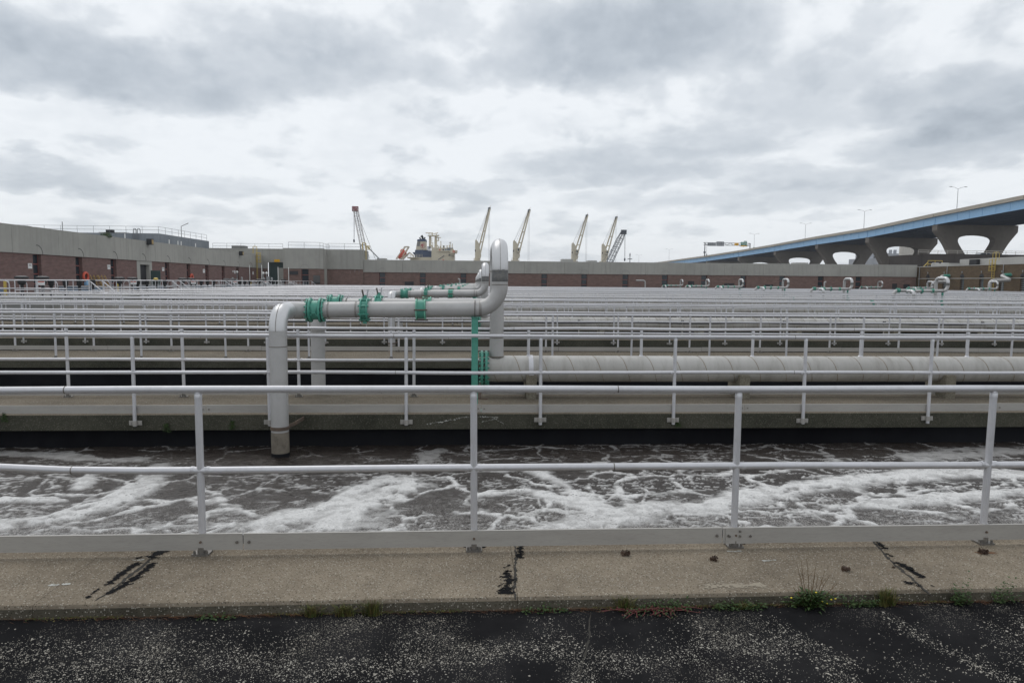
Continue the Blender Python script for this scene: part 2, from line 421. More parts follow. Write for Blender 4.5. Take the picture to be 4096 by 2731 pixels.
def put(name, me, parent=None, loc=(0, 0, 0), rot=(0, 0, 0), kind=None, label=None):
    o = bpy.data.objects.new(name, me); COL.objects.link(o); o.location = loc; o.rotation_euler = rot
    if parent is not None: adopt(o, parent)
    if kind: o['kind'] = kind
    if label: o['label'] = label
    return o
def world_of(o):
    m = o.matrix_basis.copy()
    if o.parent: m = world_of(o.parent) @ o.matrix_parent_inverse @ m
    return m
def adopt(o, p):
    o.parent = p; o.matrix_parent_inverse = world_of(p).inverted()
def thing(name, label, cat, loc=(0, 0, 0), group=None):
    o = bpy.data.objects.new(name, None); COL.objects.link(o); o.location = loc
    o.empty_display_size = .1
    return tag(o, label, cat, group)
def tag(o, label, cat, group=None):
    o['label'] = label; o['category'] = cat
    if group: o['group'] = group
    return o
def struct(o): o['kind'] = 'structure'; return o
def kids(o): return [c for c in bpy.data.objects if c.parent == o]
def dup(root, off, label=None, tree=None):
    """copy of a thing with copies of its parts and sub-parts, moved by off"""
    r = root.copy(); COL.objects.link(r); r.location = Vector(root.location) + Vector(off)
    if label: r['label'] = label
    for ch in root.children:
        c = ch.copy(); COL.objects.link(c); c.parent = r; c.matrix_parent_inverse = ch.matrix_parent_inverse.copy()
        for gch in ch.children:
            d = gch.copy(); COL.objects.link(d); d.parent = c; d.matrix_parent_inverse = gch.matrix_parent_inverse.copy()
    return r
def fillet(pts, r, n=7):
    pts = [Vector(p) for p in pts]; out = [pts[0]]
    for i in range(1, len(pts) - 1):
        a = (pts[i - 1] - pts[i]); c = (pts[i + 1] - pts[i]); la, lc = a.length, c.length; a.normalize(); c.normalize()
        ang = a.angle(c); t = min(r / math.tan(ang / 2), la * .5, lc * .5); rr = t * math.tan(ang / 2)
        ctr = pts[i] + (a + c).normalized() * (rr / math.sin(ang / 2))
        p0 = pts[i] + a * t; p1 = pts[i] + c * t; v0 = p0 - ctr; v1 = p1 - ctr; tot = v0.angle(v1); ax = v0.cross(v1).normalized()
        for j in range(n + 1): out.append(ctr + Matrix.Rotation(tot * j / n, 3, ax) @ v0)
    out.append(pts[-1]); return out
def text_mesh(s, size, mat, align='CENTER'):
    cu = bpy.data.curves.new('t', 'FONT'); cu.body = s; cu.size = size; cu.align_x = align; cu.align_y = 'CENTER'; cu.extrude = .002
    o = bpy.data.objects.new('t', cu); COL.objects.link(o)
    dg = bpy.context.evaluated_depsgraph_get(); dg.update()
    me = bpy.data.meshes.new_from_object(o.evaluated_get(dg)); bpy.data.objects.remove(o); bpy.data.curves.remove(cu)
    me.materials.clear(); me.materials.append(MAT[mat]); return me
ORD = ['', 'first', 'second', 'third', 'fourth', 'fifth', 'sixth', 'seventh', 'eighth', 'ninth', 'tenth', 'eleventh', 'twelfth', 'thirteenth',
       'fourteenth', 'fifteenth', 'sixteenth', 'seventeenth', 'eighteenth']

# ------------------------------------------------------------------ ground, road, basins
ROAD_Z, W1Z, WATER_Z = -.127, -.045, -.46
XL, XR, YEND = -24.4, 72.4, 108.4
def sheet(name, x0, x1, y0, y1, z, mat):
    me = bpy.data.meshes.new(name); me.from_pydata([(x0, y0, z), (x1, y0, z), (x1, y1, z), (x0, y1, z)], [], [(0, 1, 2, 3)])
    me.materials.append(MAT[mat]); return struct(put(name, me))
sheet('ground', -1200, 1400, -200, 1700, -3.2, 'ground_mat')
hm = bpy.data.materials.new('haze'); hm.use_nodes = True; hm.node_tree.nodes.clear()
_pv = hm.node_tree.nodes.new('ShaderNodeVolumePrincipled'); _mo = hm.node_tree.nodes.new('ShaderNodeOutputMaterial')
_pv.inputs['Color'].default_value = (.90, .93, .98, 1); _pv.inputs['Density'].default_value = HAZE_DENSITY
hm.node_tree.links.new(_pv.outputs[0], _mo.inputs['Volume']); MAT['haze'] = hm
_hz = MB().box(-1210, 1410, -210, 1710, -4.2, 62).build('haze', 'haze', None, False); _hz['kind'] = 'stuff'
struct(MB().box(-90, 90, -40, 3.87, -1.2, ROAD_Z).build('asphalt_road', 'asphalt', None, False))
# first walkway: slabs meet at the tarred joints
def curb_slab(x0, x1, name='walkway'):
    bv = .018
    prof = [(3.87 + .004, W1Z - .2), (3.87, W1Z - bv), (3.87 + bv * .4, W1Z - bv * .3), (3.87 + bv * 1.4, W1Z), (4.75, W1Z), (4.75, W1Z - .25)]
    o = struct(MB().prism(prof, x0, x1, 'x').build(name, 'deck_concrete'))
    MB().box(x0, x1, 3.867, 3.8695, ROAD_Z - .02, W1Z - .026).build('curb_face', 'curb_face', o, False)
    return o
jx = [at(640 / 1.521, 2120 + 60, Z=W1Z).x + .06, at(1350 + 1080 / 1.521, 2310, Z=W1Z).x, at(2696 + 1400 / 1.521, 2290, Z=W1Z).x]
edges = [-14.0, -7.3] + [-4.2] + jx + [7.0, 14.0]
edges = sorted(edges)
for a, c in zip(edges[:-1], edges[1:]): curb_slab(a + .0015, c - .0015)
struct(MB().box(-60, 70, 5.15, 5.6, -3.1, W1Z - .256).build('channel_wall', 'wall_wet_shaded'))
struct(MB().box(-60, 70, 3.9, 5.15, -3.1, W1Z - .252).build('footing', 'wall_wet_shaded'))

NW = 18
def wy(k): return 9.2 + 6.0 * (k - 2) + (.2 if k % 2 else 0)       # near edge of walkway k (k >= 2)
def ww(k): return 1.7
def zd(k): return .05 if k % 2 else 0.0
for k in range(2, NW + 1):
    y0 = wy(k); y1 = y0 + ww(k); z_ = zd(k)
    if k <= 4:   # slab with its darker edge
        s = struct(MB().box(XL, XR, y0 + .012, y1 - .012, z_ - .20, z_).build('walkway', 'deck_dark', None, False))
        e1 = MB().box(XL, XR, y0, y0 + .012, z_ - .205, z_ - .003).build('slab_edge', 'slab_edge', s, False)
        MB().box(XL, XR, y1 - .012, y1, z_ - .205, z_ - .003).build('slab_edge', 'slab_edge', s, False)
    else:
        struct(MB().box(XL, XR, y0, y1, z_ - .205, z_).build('walkway', 'slab_edge' if k > 9 else 'deck_dark', None, False))
    struct(MB().box(XL, XR, y0 + .14, y1 - .14, -3.1, z_ - .207).build('channel_wall', 'wall_wet_shaded', None, False))

# ---- value noise and cell noise for the foam
def _h(ix, iy, s):
    n = (ix.astype(np.int64) * 374761393 + iy.astype(np.int64) * 668265263 + s * 974711) & 0xffffffff
    n = ((n ^ (n >> 13)) * 1274126177) & 0xffffffff
    return ((n ^ (n >> 16)) & 0xffff) / 65535.0
def vn(x, y, s):
    ix, iy = np.floor(x), np.floor(y); fx, fy = x - ix, y - iy
    fx = fx * fx * (3 - 2 * fx); fy = fy * fy * (3 - 2 * fy)
    return (_h(ix, iy, s) * (1 - fx) + _h(ix + 1, iy, s) * fx) * (1 - fy) + (_h(ix, iy + 1, s) * (1 - fx) + _h(ix + 1, iy + 1, s) * fx) * fy
def fbm(x, y, s, o=4):
    t = 0; a = .5; 
    for i in range(o): t = t + a * vn(x * 2 ** i, y * 2 ** i, s + i); a *= .5
    return t / (1 - .5 ** o)
def worley_edge(x, y, s):
    ix, iy = np.floor(x), np.floor(y); f1 = np.full(x.shape, 9.); f2 = f1.copy()
    for i in (-1, 0, 1):
        for j in (-1, 0, 1):
            cx, cy = ix + i, iy + j
            d = np.hypot(cx + .1 + .8 * _h(cx, cy, s) - x, cy + .1 + .8 * _h(cx, cy, s + 7) - y)
            nf1 = np.minimum(f1, d); f2 = np.minimum(np.maximum(f1, d), f2); f1 = nf1
    return f2 - f1
def sstep(v, a, c):
    t = np.clip((v - a) / (c - a), 0, 1); return t * t * (3 - 2 * t)
def make_water():
    x0, x1, y0, y1 = -8.2, 9.4, 4.7, 9.75; nx, ny = 1000, 240
    X, Y = np.meshgrid(np.linspace(x0, x1, nx), np.linspace(y0, y1, ny))
    wx = X + .62 * (fbm(X * .8, Y * .8, 3) - .5) + .26 * (fbm(X * 2.6, Y * 2.6, 21) - .5) + .11 * (fbm(X * 9, Y * 9, 25, 4) - .5)
    wyv = Y + .62 * (fbm(X * .8 + 40, Y * .8, 5) - .5) + .26 * (fbm(X * 2.6 + 9, Y * 2.6, 23) - .5) + .11 * (fbm(X * 9 + 5, Y * 9, 27, 4) - .5)
    big = worley_edge(wx * 1.25, wyv * 1.55, 31); mid = worley_edge(wx * 2.7 + 5, wyv * 3.1, 57); sml = worley_edge(wx * 6.5, wyv * 7.5, 77)
    # drifting foam streaks: polylines with widths, water coordinates
    def pl(pts): return [at(px, py, Z=WATER_Z) for px, py in pts]
    bands = [(pl([(-200, 2105), (60, 2095), (280, 2065), (430, 2020), (540, 1970), (610, 1900), (640, 1870)]), .20),
             (pl([(1000, 2140), (1150, 2070), (1290, 2050), (1440, 1960), (1560, 1915), (1640, 1930)]), .25),
             (pl([(1340, 2090), (1450, 2020), (1560, 1960), (1640, 1950)]), .30),
             (pl([(2180, 2130), (2420, 2075), (2640, 2035), (2840, 2030), (3000, 1985), (3160, 1965), (3330, 1930), (3560, 1910), (3760, 1880)]), .27),
             (pl([(1900, 1985), (2100, 1960), (2250, 2000), (2420, 2040)]), .17),
             (pl([(2150, 1890), (2240, 1930), (2330, 1990), (2420, 2040)]), .15),
             (pl([(3330, 2030), (3600, 2015), (3800, 1990), (4200, 1960)]), .14),
             (pl([(3560, 1910), (3900, 1890), (4250, 1905)]), .26),
             (pl([(3650, 1830), (3900, 1805), (4200, 1800)]), .30),
             (pl([(330, 1950), (360, 1900), (420, 1880)]), .10), (pl([(0, 2005), (150, 2000), (260, 2005)]), .07),
             (pl([(180, 2080), (260, 2045), (380, 2022)]), .06),
             (pl([(-100, 1815), (150, 1815), (420, 1838), (560, 1838)]), .14), (pl([(1690, 1855), (1720, 1810), (1760, 1800)]), .12)]
    bd = np.zeros_like(X)
    jit = .28 * (fbm(X * 2.6, Y * 2.6, 91, 5) - .5) + .10 * (fbm(X * 9, Y * 9, 95, 4) - .5)
    for pts, w in bands:
        dm = np.full(X.shape, 9.)
        for a, c in zip(pts[:-1], pts[1:]):
            ux, uy = c.x - a.x, c.y - a.y; L = ux * ux + uy * uy
            t = np.clip(((X - a.x) * ux + (Y - a.y) * uy) / L, 0, 1)
            dm = np.minimum(dm, np.hypot(X - a.x - t * ux, Y - a.y - t * uy))
        bd = np.maximum(bd, sstep(dm + jit, w * 1.2, w * .1))
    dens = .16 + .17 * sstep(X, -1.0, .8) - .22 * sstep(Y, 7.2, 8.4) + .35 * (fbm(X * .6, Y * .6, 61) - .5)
    churn = np.exp(-(((X + 2.4) / 1.5) ** 2 + ((Y - 8.4) / .9) ** 2))            # brown boil round the drop pipe
    dens = np.clip(dens - .5 * churn + .22 * bd, 0, 1)
    wv = fbm(X * 1.1 + 8, Y * 1.1, 151, 4); gap = fbm(X * 3.3, Y * 3.3, 157, 4)
    lw = .02 + (.03 + .23 * dens) * (.35 + 1.3 * wv)                     # strand width swells and thins
    l1 = (1 - sstep(big, lw * .45, lw)) * sstep(gap, .30 - .25 * dens, .46 - .25 * dens)
    l2 = (1 - sstep(mid, lw * .35, lw * 1.0)) * sstep(fbm(X * 1.2, Y * 1.2, 71), .66 - .55 * dens, .76 - .55 * dens)
    l3 = .85 * (1 - sstep(sml, .05, .05 + .22 * dens)) * sstep(fbm(X * 1.6, Y * 1.6, 73), .70 - .38 * dens, .80 - .38 * dens)
    lines = np.maximum(np.maximum(l1, l2), l3)
    # torn streaky froth left of the middle
    st = fbm(X * 2.2 + 3, Y * 7.5, 101, 5); lines = np.maximum(lines, .9 * sstep(st, .60, .68) * np.exp(-(((X + 1.9) / 1.5) ** 2 + ((Y - 6.1) / .9) ** 2)))
    nib = fbm(X * 12, Y * 14, 111, 4); tear = fbm(X * 7 + 2 * wv, Y * 13, 211, 4)
    lines = lines * (.30 + .70 * sstep(tear, .34 - .1 * dens, .50 - .1 * dens))
    wisp = sstep(np.abs(fbm(X * 2.1 + .6 * wv, Y * 5.2, 223, 5) - .5), .030, .004) * sstep(fbm(X * 1.1, Y * 1.4, 227), .44, .60); lines = np.maximum(lines, .85 * wisp)
    wisp = sstep(np.abs(fbm(X * 4.6, Y * 10.5, 229, 4) - .5), .035, .005) * sstep(fbm(X * 1.6, Y * 2.0, 233), .46, .62); lines = np.maximum(lines, .7 * wisp)
    hole = worley_edge(wx * 3.1 + 11, wyv * 3.6, 201); bd2 = bd * (1 - .8 * sstep(hole, .42, .60) * sstep(fbm(X * 1.5, Y * 1.5, 207), .52, .62))
    foam = np.clip(np.maximum(lines, bd2 * (.45 + .9 * sstep(nib + .4 * bd, .38, .60))), 0, 1)
    foam = foam * (.72 + .28 * sstep(nib, .36, .5)); foam *= 1 - .75 * churn
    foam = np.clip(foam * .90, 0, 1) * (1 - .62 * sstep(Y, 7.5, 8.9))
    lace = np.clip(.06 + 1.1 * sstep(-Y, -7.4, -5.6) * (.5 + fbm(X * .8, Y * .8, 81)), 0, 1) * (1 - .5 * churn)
    relief = .014 * foam + .026 * bd * foam * fbm(X * 4, Y * 4, 121, 3) + .022 * (fbm(X * 2.2, Y * 3.1, 131, 5) - .5) + .010 * (fbm(X * 8, Y * 11, 135, 3) - .5)
    relief += .05 * churn * (fbm(X * 6, Y * 6, 141, 4) - .4)
    co = np.stack([X, Y, WATER_Z + relief], -1).reshape(-1, 3).astype(np.float32)
    i = np.arange((ny - 1) * (nx - 1)); r = i // (nx - 1); c = i % (nx - 1); q = r * nx + c
    quads = np.stack([q, q + 1, q + nx + 1, q + nx], -1).astype(np.int32)
    me = bpy.data.meshes.new('basin_water'); me.vertices.add(len(co)); me.vertices.foreach_set('co', co.ravel())
    me.loops.add(quads.size); me.loops.foreach_set('vertex_index', quads.ravel())
    me.polygons.add(len(quads)); me.polygons.foreach_set('loop_start', np.arange(0, quads.size, 4, dtype=np.int32))
    me.update(calc_edges=True)
    me.polygons.foreach_set('use_smooth', np.ones(len(quads), dtype=bool))
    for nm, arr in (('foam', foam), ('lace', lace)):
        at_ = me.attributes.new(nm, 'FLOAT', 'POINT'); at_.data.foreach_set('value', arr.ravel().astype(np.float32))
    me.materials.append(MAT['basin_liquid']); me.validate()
    struct(put('basin_water', me))
make_water()
for k in range(2, NW):
    sheet('basin_water', XL, XR, wy(k) + ww(k) - .15, wy(k + 1) + .15, -.62, 'basin_liquid_far')
sheet('basin_water', XL, -8.2, 4.7, 9.75, WATER_Z, 'basin_liquid_far'); sheet('basin_water', 9.4, XR, 4.7, 9.75, WATER_Z, 'basin_liquid_far')
sheet('basin_water', XL, XR, wy(NW) + 1.55, YEND, WATER_Z, 'basin_liquid_far')

# ------------------------------------------------------------------ handrails
RR = .0245
_hdr_end = .17
def rail_extent(Y):
    return max(XL, at(0, 1300, Y=Y).x - 2.5), min(XR, at(4096, 1300, Y=Y).x + 2.5)
def post_mesh(h0, h1, n, cap=True):
    mb = MB().tube([(0, 0, h0), (0, 0, h1 - .012)], .0232, n)
    return mb
def handrail(k, side, phase, zdeck=0.0, pitch=1.832, first=False):
    odd = k % 2 == 1 and not first; zdeck = zdeck if first else zd(k)
    Y = 4.59 if first else (wy(k) + (.10 if odd else -.04) if side == 'near' else wy(k) + (1.6 if odd else 1.46))
    x0, x1 = rail_extent(Y); near = Y < 30; mid_r = Y < 60
    n = 20 if Y < 8 else (14 if Y < 13 else (10 if Y < 30 else 6))
    zt = 1.07 if first else zdeck + (1.0 if odd else 1.07)
    if first: lab = 'nearest white pipe handrail, along the road edge in front of the foaming water'
    else: lab = f"white pipe handrail along the {'near' if side == 'near' else 'far'} edge of the {ORD[k]} concrete walkway from the road"
    root = thing('handrail', lab, 'handrail', (round(.5 * (x0 + x1), 2), Y, zdeck), 'white handrails along the concrete walkways')
    rr = random.Random(k * 2 + (side == 'near'))
    if k == 2 and side == 'near': SURVEY = [-4.465, -2.714, -.904, .914, 2.758, 4.594, 6.402]
    elif k == 2: SURVEY = [-6.157, -4.443, -2.701, -.93, .859, 2.662, 4.462, 6.246, 8.05]
    else: SURVEY = None
    xs = []; i0 = math.ceil((x0 - phase) / pitch)
    while phase + i0 * pitch < x1: xs.append(phase + i0 * pitch); i0 += 1
    if SURVEY:
        xs = list(SURVEY)
        while xs[0] - pitch > x0: xs.insert(0, xs[0] - pitch)
        while xs[-1] + pitch < x1: xs.append(xs[-1] + pitch)
    # top rail, a little uneven from post to post
    def wav(x, a): return a * (vn(np.array([x * .55]), np.array([Y * 3.1]), 9)[0] - .5)
    amp = .016 if near else .012
    step = .46 if near else 1.83
    px = [x0 + (x1 - x0) * i / max(2, int((x1 - x0) / step)) for i in range(max(2, int((x1 - x0) / step)) + 1)]
    top = MB().tube([(x, Y, zt + wav(x, amp)) for x in px], RR, n); top.build('top_rail', 'rail_metal', root)
    mz = .527 if first else zdeck + (.475 if odd else .575)
    def mw(x): return wav(x + 31, amp * 1.2) + (.030 * math.exp(-((x + 3.25) / .45) ** 2) if first else 0)
    ml = MB(); ml.tube([(x, Y, mz + mw(x)) for x in px], RR if near else RR * .92, n); ml.build('mid_rail', 'rail_metal', root)
    # splice rings
    sp = MB(); xsp = x0 + rr.uniform(.5, 3)
    while xsp < x1 and Y < 45:
        sp.cyl((xsp - .0035, Y, zt + wav(xsp, amp)), (xsp + .0035, Y, zt + wav(xsp, amp)), RR + .0012, n=n)
        xm = xsp + rr.uniform(-.02, .02); sp.cyl((xm - .0035, Y, mz + mw(xm)), (xm + .0035, Y, mz + mw(xm)), RR + .0012, n=n)
        xsp += rr.choice([3.66, 5.49, 5.49])
    if sp.v: sp.build('splice_ring', 'bolt_steel', root, kind='stuff')
    on_header = (not first) and side == 'far' and k % 2 == 0
    z_foot = -.14 if (side == 'near' and not first and not odd) else zdeck
    def foot(x): return .645 if (on_header and x > _hdr_end + .1) else z_foot
    # posts
    if near:
        cache = {}
        for x in xs:
            zf = foot(x); key = round(zf, 3)
            if key not in cache:
                mb = MB().tube([(0, 0, zf), (0, 0, zt - .02)], .0232, n)
                mb.tube([(0, 0, zt - .055), (0, 0, zt - .030), (0, 0, zt - .012)], [.0245, .0245, .012], n)     # domed fitting under the rail
                if Y < 13: mb.cyl((0, 0, zt - .060), (0, 0, zt - .0565), .0252, n=n)
                for sgn in (-1, 1):                                                             # tapered sockets of the mid rail
                    mb.tube([(sgn * .022, 0, mz), (sgn * .040, 0, mz), (sgn * .060, 0, mz)], [.012, .0248, .0256], n)
                if zf > .5: mb.tube([(0, 0, zf - .006), (0, 0, zf + .012)], [.04, .026], n)
                cache[key] = mb.mesh('post', 'rail_metal')
            put('post', cache[key], root, (x, Y, wav(x, amp) * .5), (rr.uniform(-.006, .006), rr.uniform(-.008, .008), 0))
    else:
        mb = MB()
        for x in xs: mb.tube([(x, Y, foot(x)), (x, Y, zt)], .0232, n, caps=False)
        mb.build('post', 'rail_metal', root, kind='stuff')
    # feet
    if side == 'near' and not first and not odd:
        ft = MB()
        cl = None
        for x in xs:
            if near:
                if cl is None:
                    c_ = MB().box(-.082, .082, .012, .022, -.115, -.055); c_.tube([(0, 0, -.118), (0, 0, -.052)], .030, 12)
                    c_.cyl((-.058, .012, -.085), (-.058, .0, -.085), .012, n=8); c_.cyl((.058, .012, -.085), (.058, .0, -.085), .012, n=8)
                    c_.cyl((0, -.032, -.085), (0, -.040, -.085), .007, n=8)
                    cl = c_.mesh('clamp_bracket', 'toe_metal')
                put('clamp_bracket', cl, root, (x, Y, rr.uniform(-.02, .015)))
            else: ft.box(x - .08, x + .08, Y + .012, Y + .022, -.115, -.055)
        if ft.v: ft.build('clamp_bracket', 'toe_metal', root, kind='stuff')
    else:
        bp = None; ft = MB()
        for x in xs:
            if foot(x) > .5: continue
            if near:
                if bp is None:
                    b_ = MB().box(-.055, .055, -.045, .045, zdeck, zdeck + .012); b_.tube([(0, 0, zdeck + .012), (0, 0, zdeck + .05)], .031, 12)
                    for sx in (-.04, .04): b_.cyl((sx, -.03, zdeck + .012), (sx, -.03, zdeck + .03), .009, n=6)
                    bp = b_.mesh('base_plate', 'bolt_steel')
                put('base_plate', bp, root, (x, Y - .01, 0))
            else: ft.box(x - .05, x + .05, Y - .05, Y + .05, zdeck, zdeck + .015)
        if ft.v: ft.build('base_plate', 'bolt_steel', root, kind='stuff')
    # toe boards in lengths
    if first: tz0, tz1, ty = zdeck + .035, zdeck + .142, Y - .034
    elif side == 'near' and not odd: tz0, tz1, ty = .028, .130, Y + .026
    else: tz0, tz1, ty = zdeck + .030, zdeck + .135, Y - .030
    if on_header and Y > 13: tend = _hdr_end
    else: tend = x0 if (odd and side == 'near') else x1
    if first:
        cuts = [x0, at(420, 2150, Y=ty).x - 3.6, at(972, 2150, Y=ty).x, at(2890, 2140, Y=ty).x, at(2890, 2140, Y=ty).x + 3.66, x1]
    else:
        cuts = [x0]; c = x0 + rr.uniform(.4, 3)
        while c < tend: cuts.append(c); c += 3.66
        cuts.append(tend)
    if mid_r and tend > x0 + 1:
        j = MB()
        for a, c in zip(cuts[:-1], cuts[1:]):
            if c - a < .05: continue
            dz = rr.uniform(-.004, .004)
            mb = MB().box(a + .003, c - .003, ty, ty + .006, tz0 + dz, tz1 + dz)
            if Y < 13:
                mb.box(a + .003, c - .003, ty, ty + .018, tz1 + dz - .0005, tz1 + dz + .004)
            if Y < 20: mb.build('toe_board', 'toe_metal', root, False)
            else: j.v, j.f = MB.add(j, mb.v, mb.f).v, j.f
            if Y < 13 and side != 'far2':
                bo = MB()
                for xb in (a + .04, c - .04): bo.cyl((xb, ty, (tz0 + tz1) / 2), (xb, ty - .010, (tz0 + tz1) / 2), .010, n=6)
                bo.build('bolt', 'bolt_steel', root)
        if j.v: j.build('toe_board', 'toe_metal', root, False, kind='stuff')
    elif tend > x0 + 1:
        MB().box(x0, tend, ty, ty + .006, tz0, tz1).build('toe_board', 'toe_metal', root, False)
    if first:
        spl = at(2964, 2130, Y=ty).x
        MB().box(spl - .11, spl + .09, ty - .006, ty - .0005, tz0 - .004, tz1 + .002).build('splice_plate', 'toe_metal', root, False)
        for dx_, dz_ in ((-.085, .05), (.065, .05), (-.01, .085), (-.01, .05)):
            MB().cyl((spl + dx_, ty - .006, tz0 + dz_), (spl + dx_, ty - .014, tz0 + dz_), .009, n=6).build('bolt', 'bolt_steel', root)
        for x in xs:
            MB().cyl((x, ty, tz0 + .055), (x, ty - .009, tz0 + .055), .0085, n=6).build('bolt', 'rust_steel', root)
    return root
handrail(1, 'far', at(1897, 1900, Y=4.59).x, W1Z, 1.832, True)
PH = {(2, 'near'): at(1624, 1500, Y=9.16).x, (2, 'far'): at(2113, 1380, Y=10.66).x, (3, 'near'): at(2211, 1290, Y=15.5).x,
      (3, 'far'): at(2184.5, 1290, Y=17.0).x, (4, 'near'): at(2230, 1240, Y=21.16).x, (4, 'far'): at(2070, 1235, Y=22.66).x}
PITCH = {(2, 'near'): 1.822, (2, 'far'): 1.795, (4, 'near'): 1.785}
for k in range(2, NW + 1):
    for side in ('near', 'far'):
        handrail(k, side, PH.get((k, side), random.Random(k * 5 + len(side)).uniform(0, 1.8)), 0.0, PITCH.get((k, side), 1.832))

# ------------------------------------------------------------------ air headers along every second walkway
HR, HZ, HYO = .205, .44, 1.46
def header(k):
    Y = wy(k) + HYO; x1 = min(XR - .2, at(4096, 1300, Y=Y).x + 2.5)
    lab = f"long pale spiral-welded air header pipe lying along the {ORD[k]} walkway from the road"
    root = thing('air_header', lab, 'pipe', (_hdr_end, Y, 0), 'pale air headers on the walkways')
    n = 40 if k == 2 else (24 if k == 4 else 12)
    MB().tube([(_hdr_end, Y, HZ), (x1, Y, HZ)], HR, n).build('pipe', 'header_paint', root)
    if k <= 8:                                            # the spiral weld
        pts = []; turns = (x1 - .3) / .42; sp = 22 if k == 2 else 14
        for i in range(int(turns * sp)):
            a = 2 * math.pi * i / sp; pts.append((.3 + .42 * i / sp, Y - (HR + .0) * math.cos(a), HZ - (HR + .0) * math.sin(a)))
        MB().tube(pts, .0058 if k == 2 else .0075, 4).build('spiral_weld', 'seam_rust', root)
    fl = MB(); ends = [_hdr_end] + ([28.0, 33.0] if x1 > 33 else [])
    for xe in ends:
        fl = MB()
        for dx_ in (-.055, .012): fl.cyl((xe + dx_, Y, HZ), (xe + dx_ + .035, Y, HZ), .285, n=max(16, n))
        for i in range(20 if k < 7 else 0):
            a = 2 * math.pi * (i + .5) / 20; p = (Y + .25 * math.cos(a), HZ + .25 * math.sin(a))
            fl.cyl((xe - .085, *p), (xe + .075, *p), .013, n=6)
        fl.build('end_flange', 'teal_paint', root)
    # saddles
    xs_ = at(2126, 1500, Y=wy(k) + 1.2).x if k == 2 else .9
    i = 0
    while xs_ + i * 3.36 < x1 and k <= 8:
        x = xs_ + i * 3.36; i += 1
        prof = [(Y - .27, 0), (Y - .27, .365), (Y - .19, .37)] + [(Y + (HR + .006) * math.cos(t), HZ + (HR + .006) * math.sin(t)) for t in [math.radians(a) for a in (205, 225, 250, 270, 290, 315, 335)]] + [(Y + .19, .37), (Y + .235, .365), (Y + .235, 0)]
        MB().prism(prof, x - .08, x + .08, 'x').build('saddle_block', 'block_concrete', root)
        if i == 1 and k == 2:
            st = MB(); a_ = [(Y + (HR + .004) * math.cos(math.radians(t)), HZ + (HR + .004) * math.sin(math.radians(t))) for t in range(-15, 200, 12)]
            b_ = [(Y + (HR + .010) * math.cos(math.radians(t)), HZ + (HR + .010) * math.sin(math.radians(t))) for t in range(-15, 200, 12)]
            st.prism(a_ + b_[::-1], x - .036, x + .036, 'x'); st.box(x - .036, x + .036, Y - .27, Y - .20, .371, .383)
            st.cyl((x, Y - .245, .383), (x, Y - .245, .41), .010, n=6)
            st.build('strap', 'rail_metal', root)
    if k == 2:
        b_ = MB().bar((_hdr_end - .05, Y - .1, HZ - .2), (_hdr_end - .08, Y - .25, 0.01), .05, .03); b_.box(_hdr_end - .17, _hdr_end + .05, Y - .30, Y - .2, 0.0, .012)
        b_.build('foot_bracket', 'rust_steel', root)
    return root
for k in range(2, NW + 1, 2): header(k)

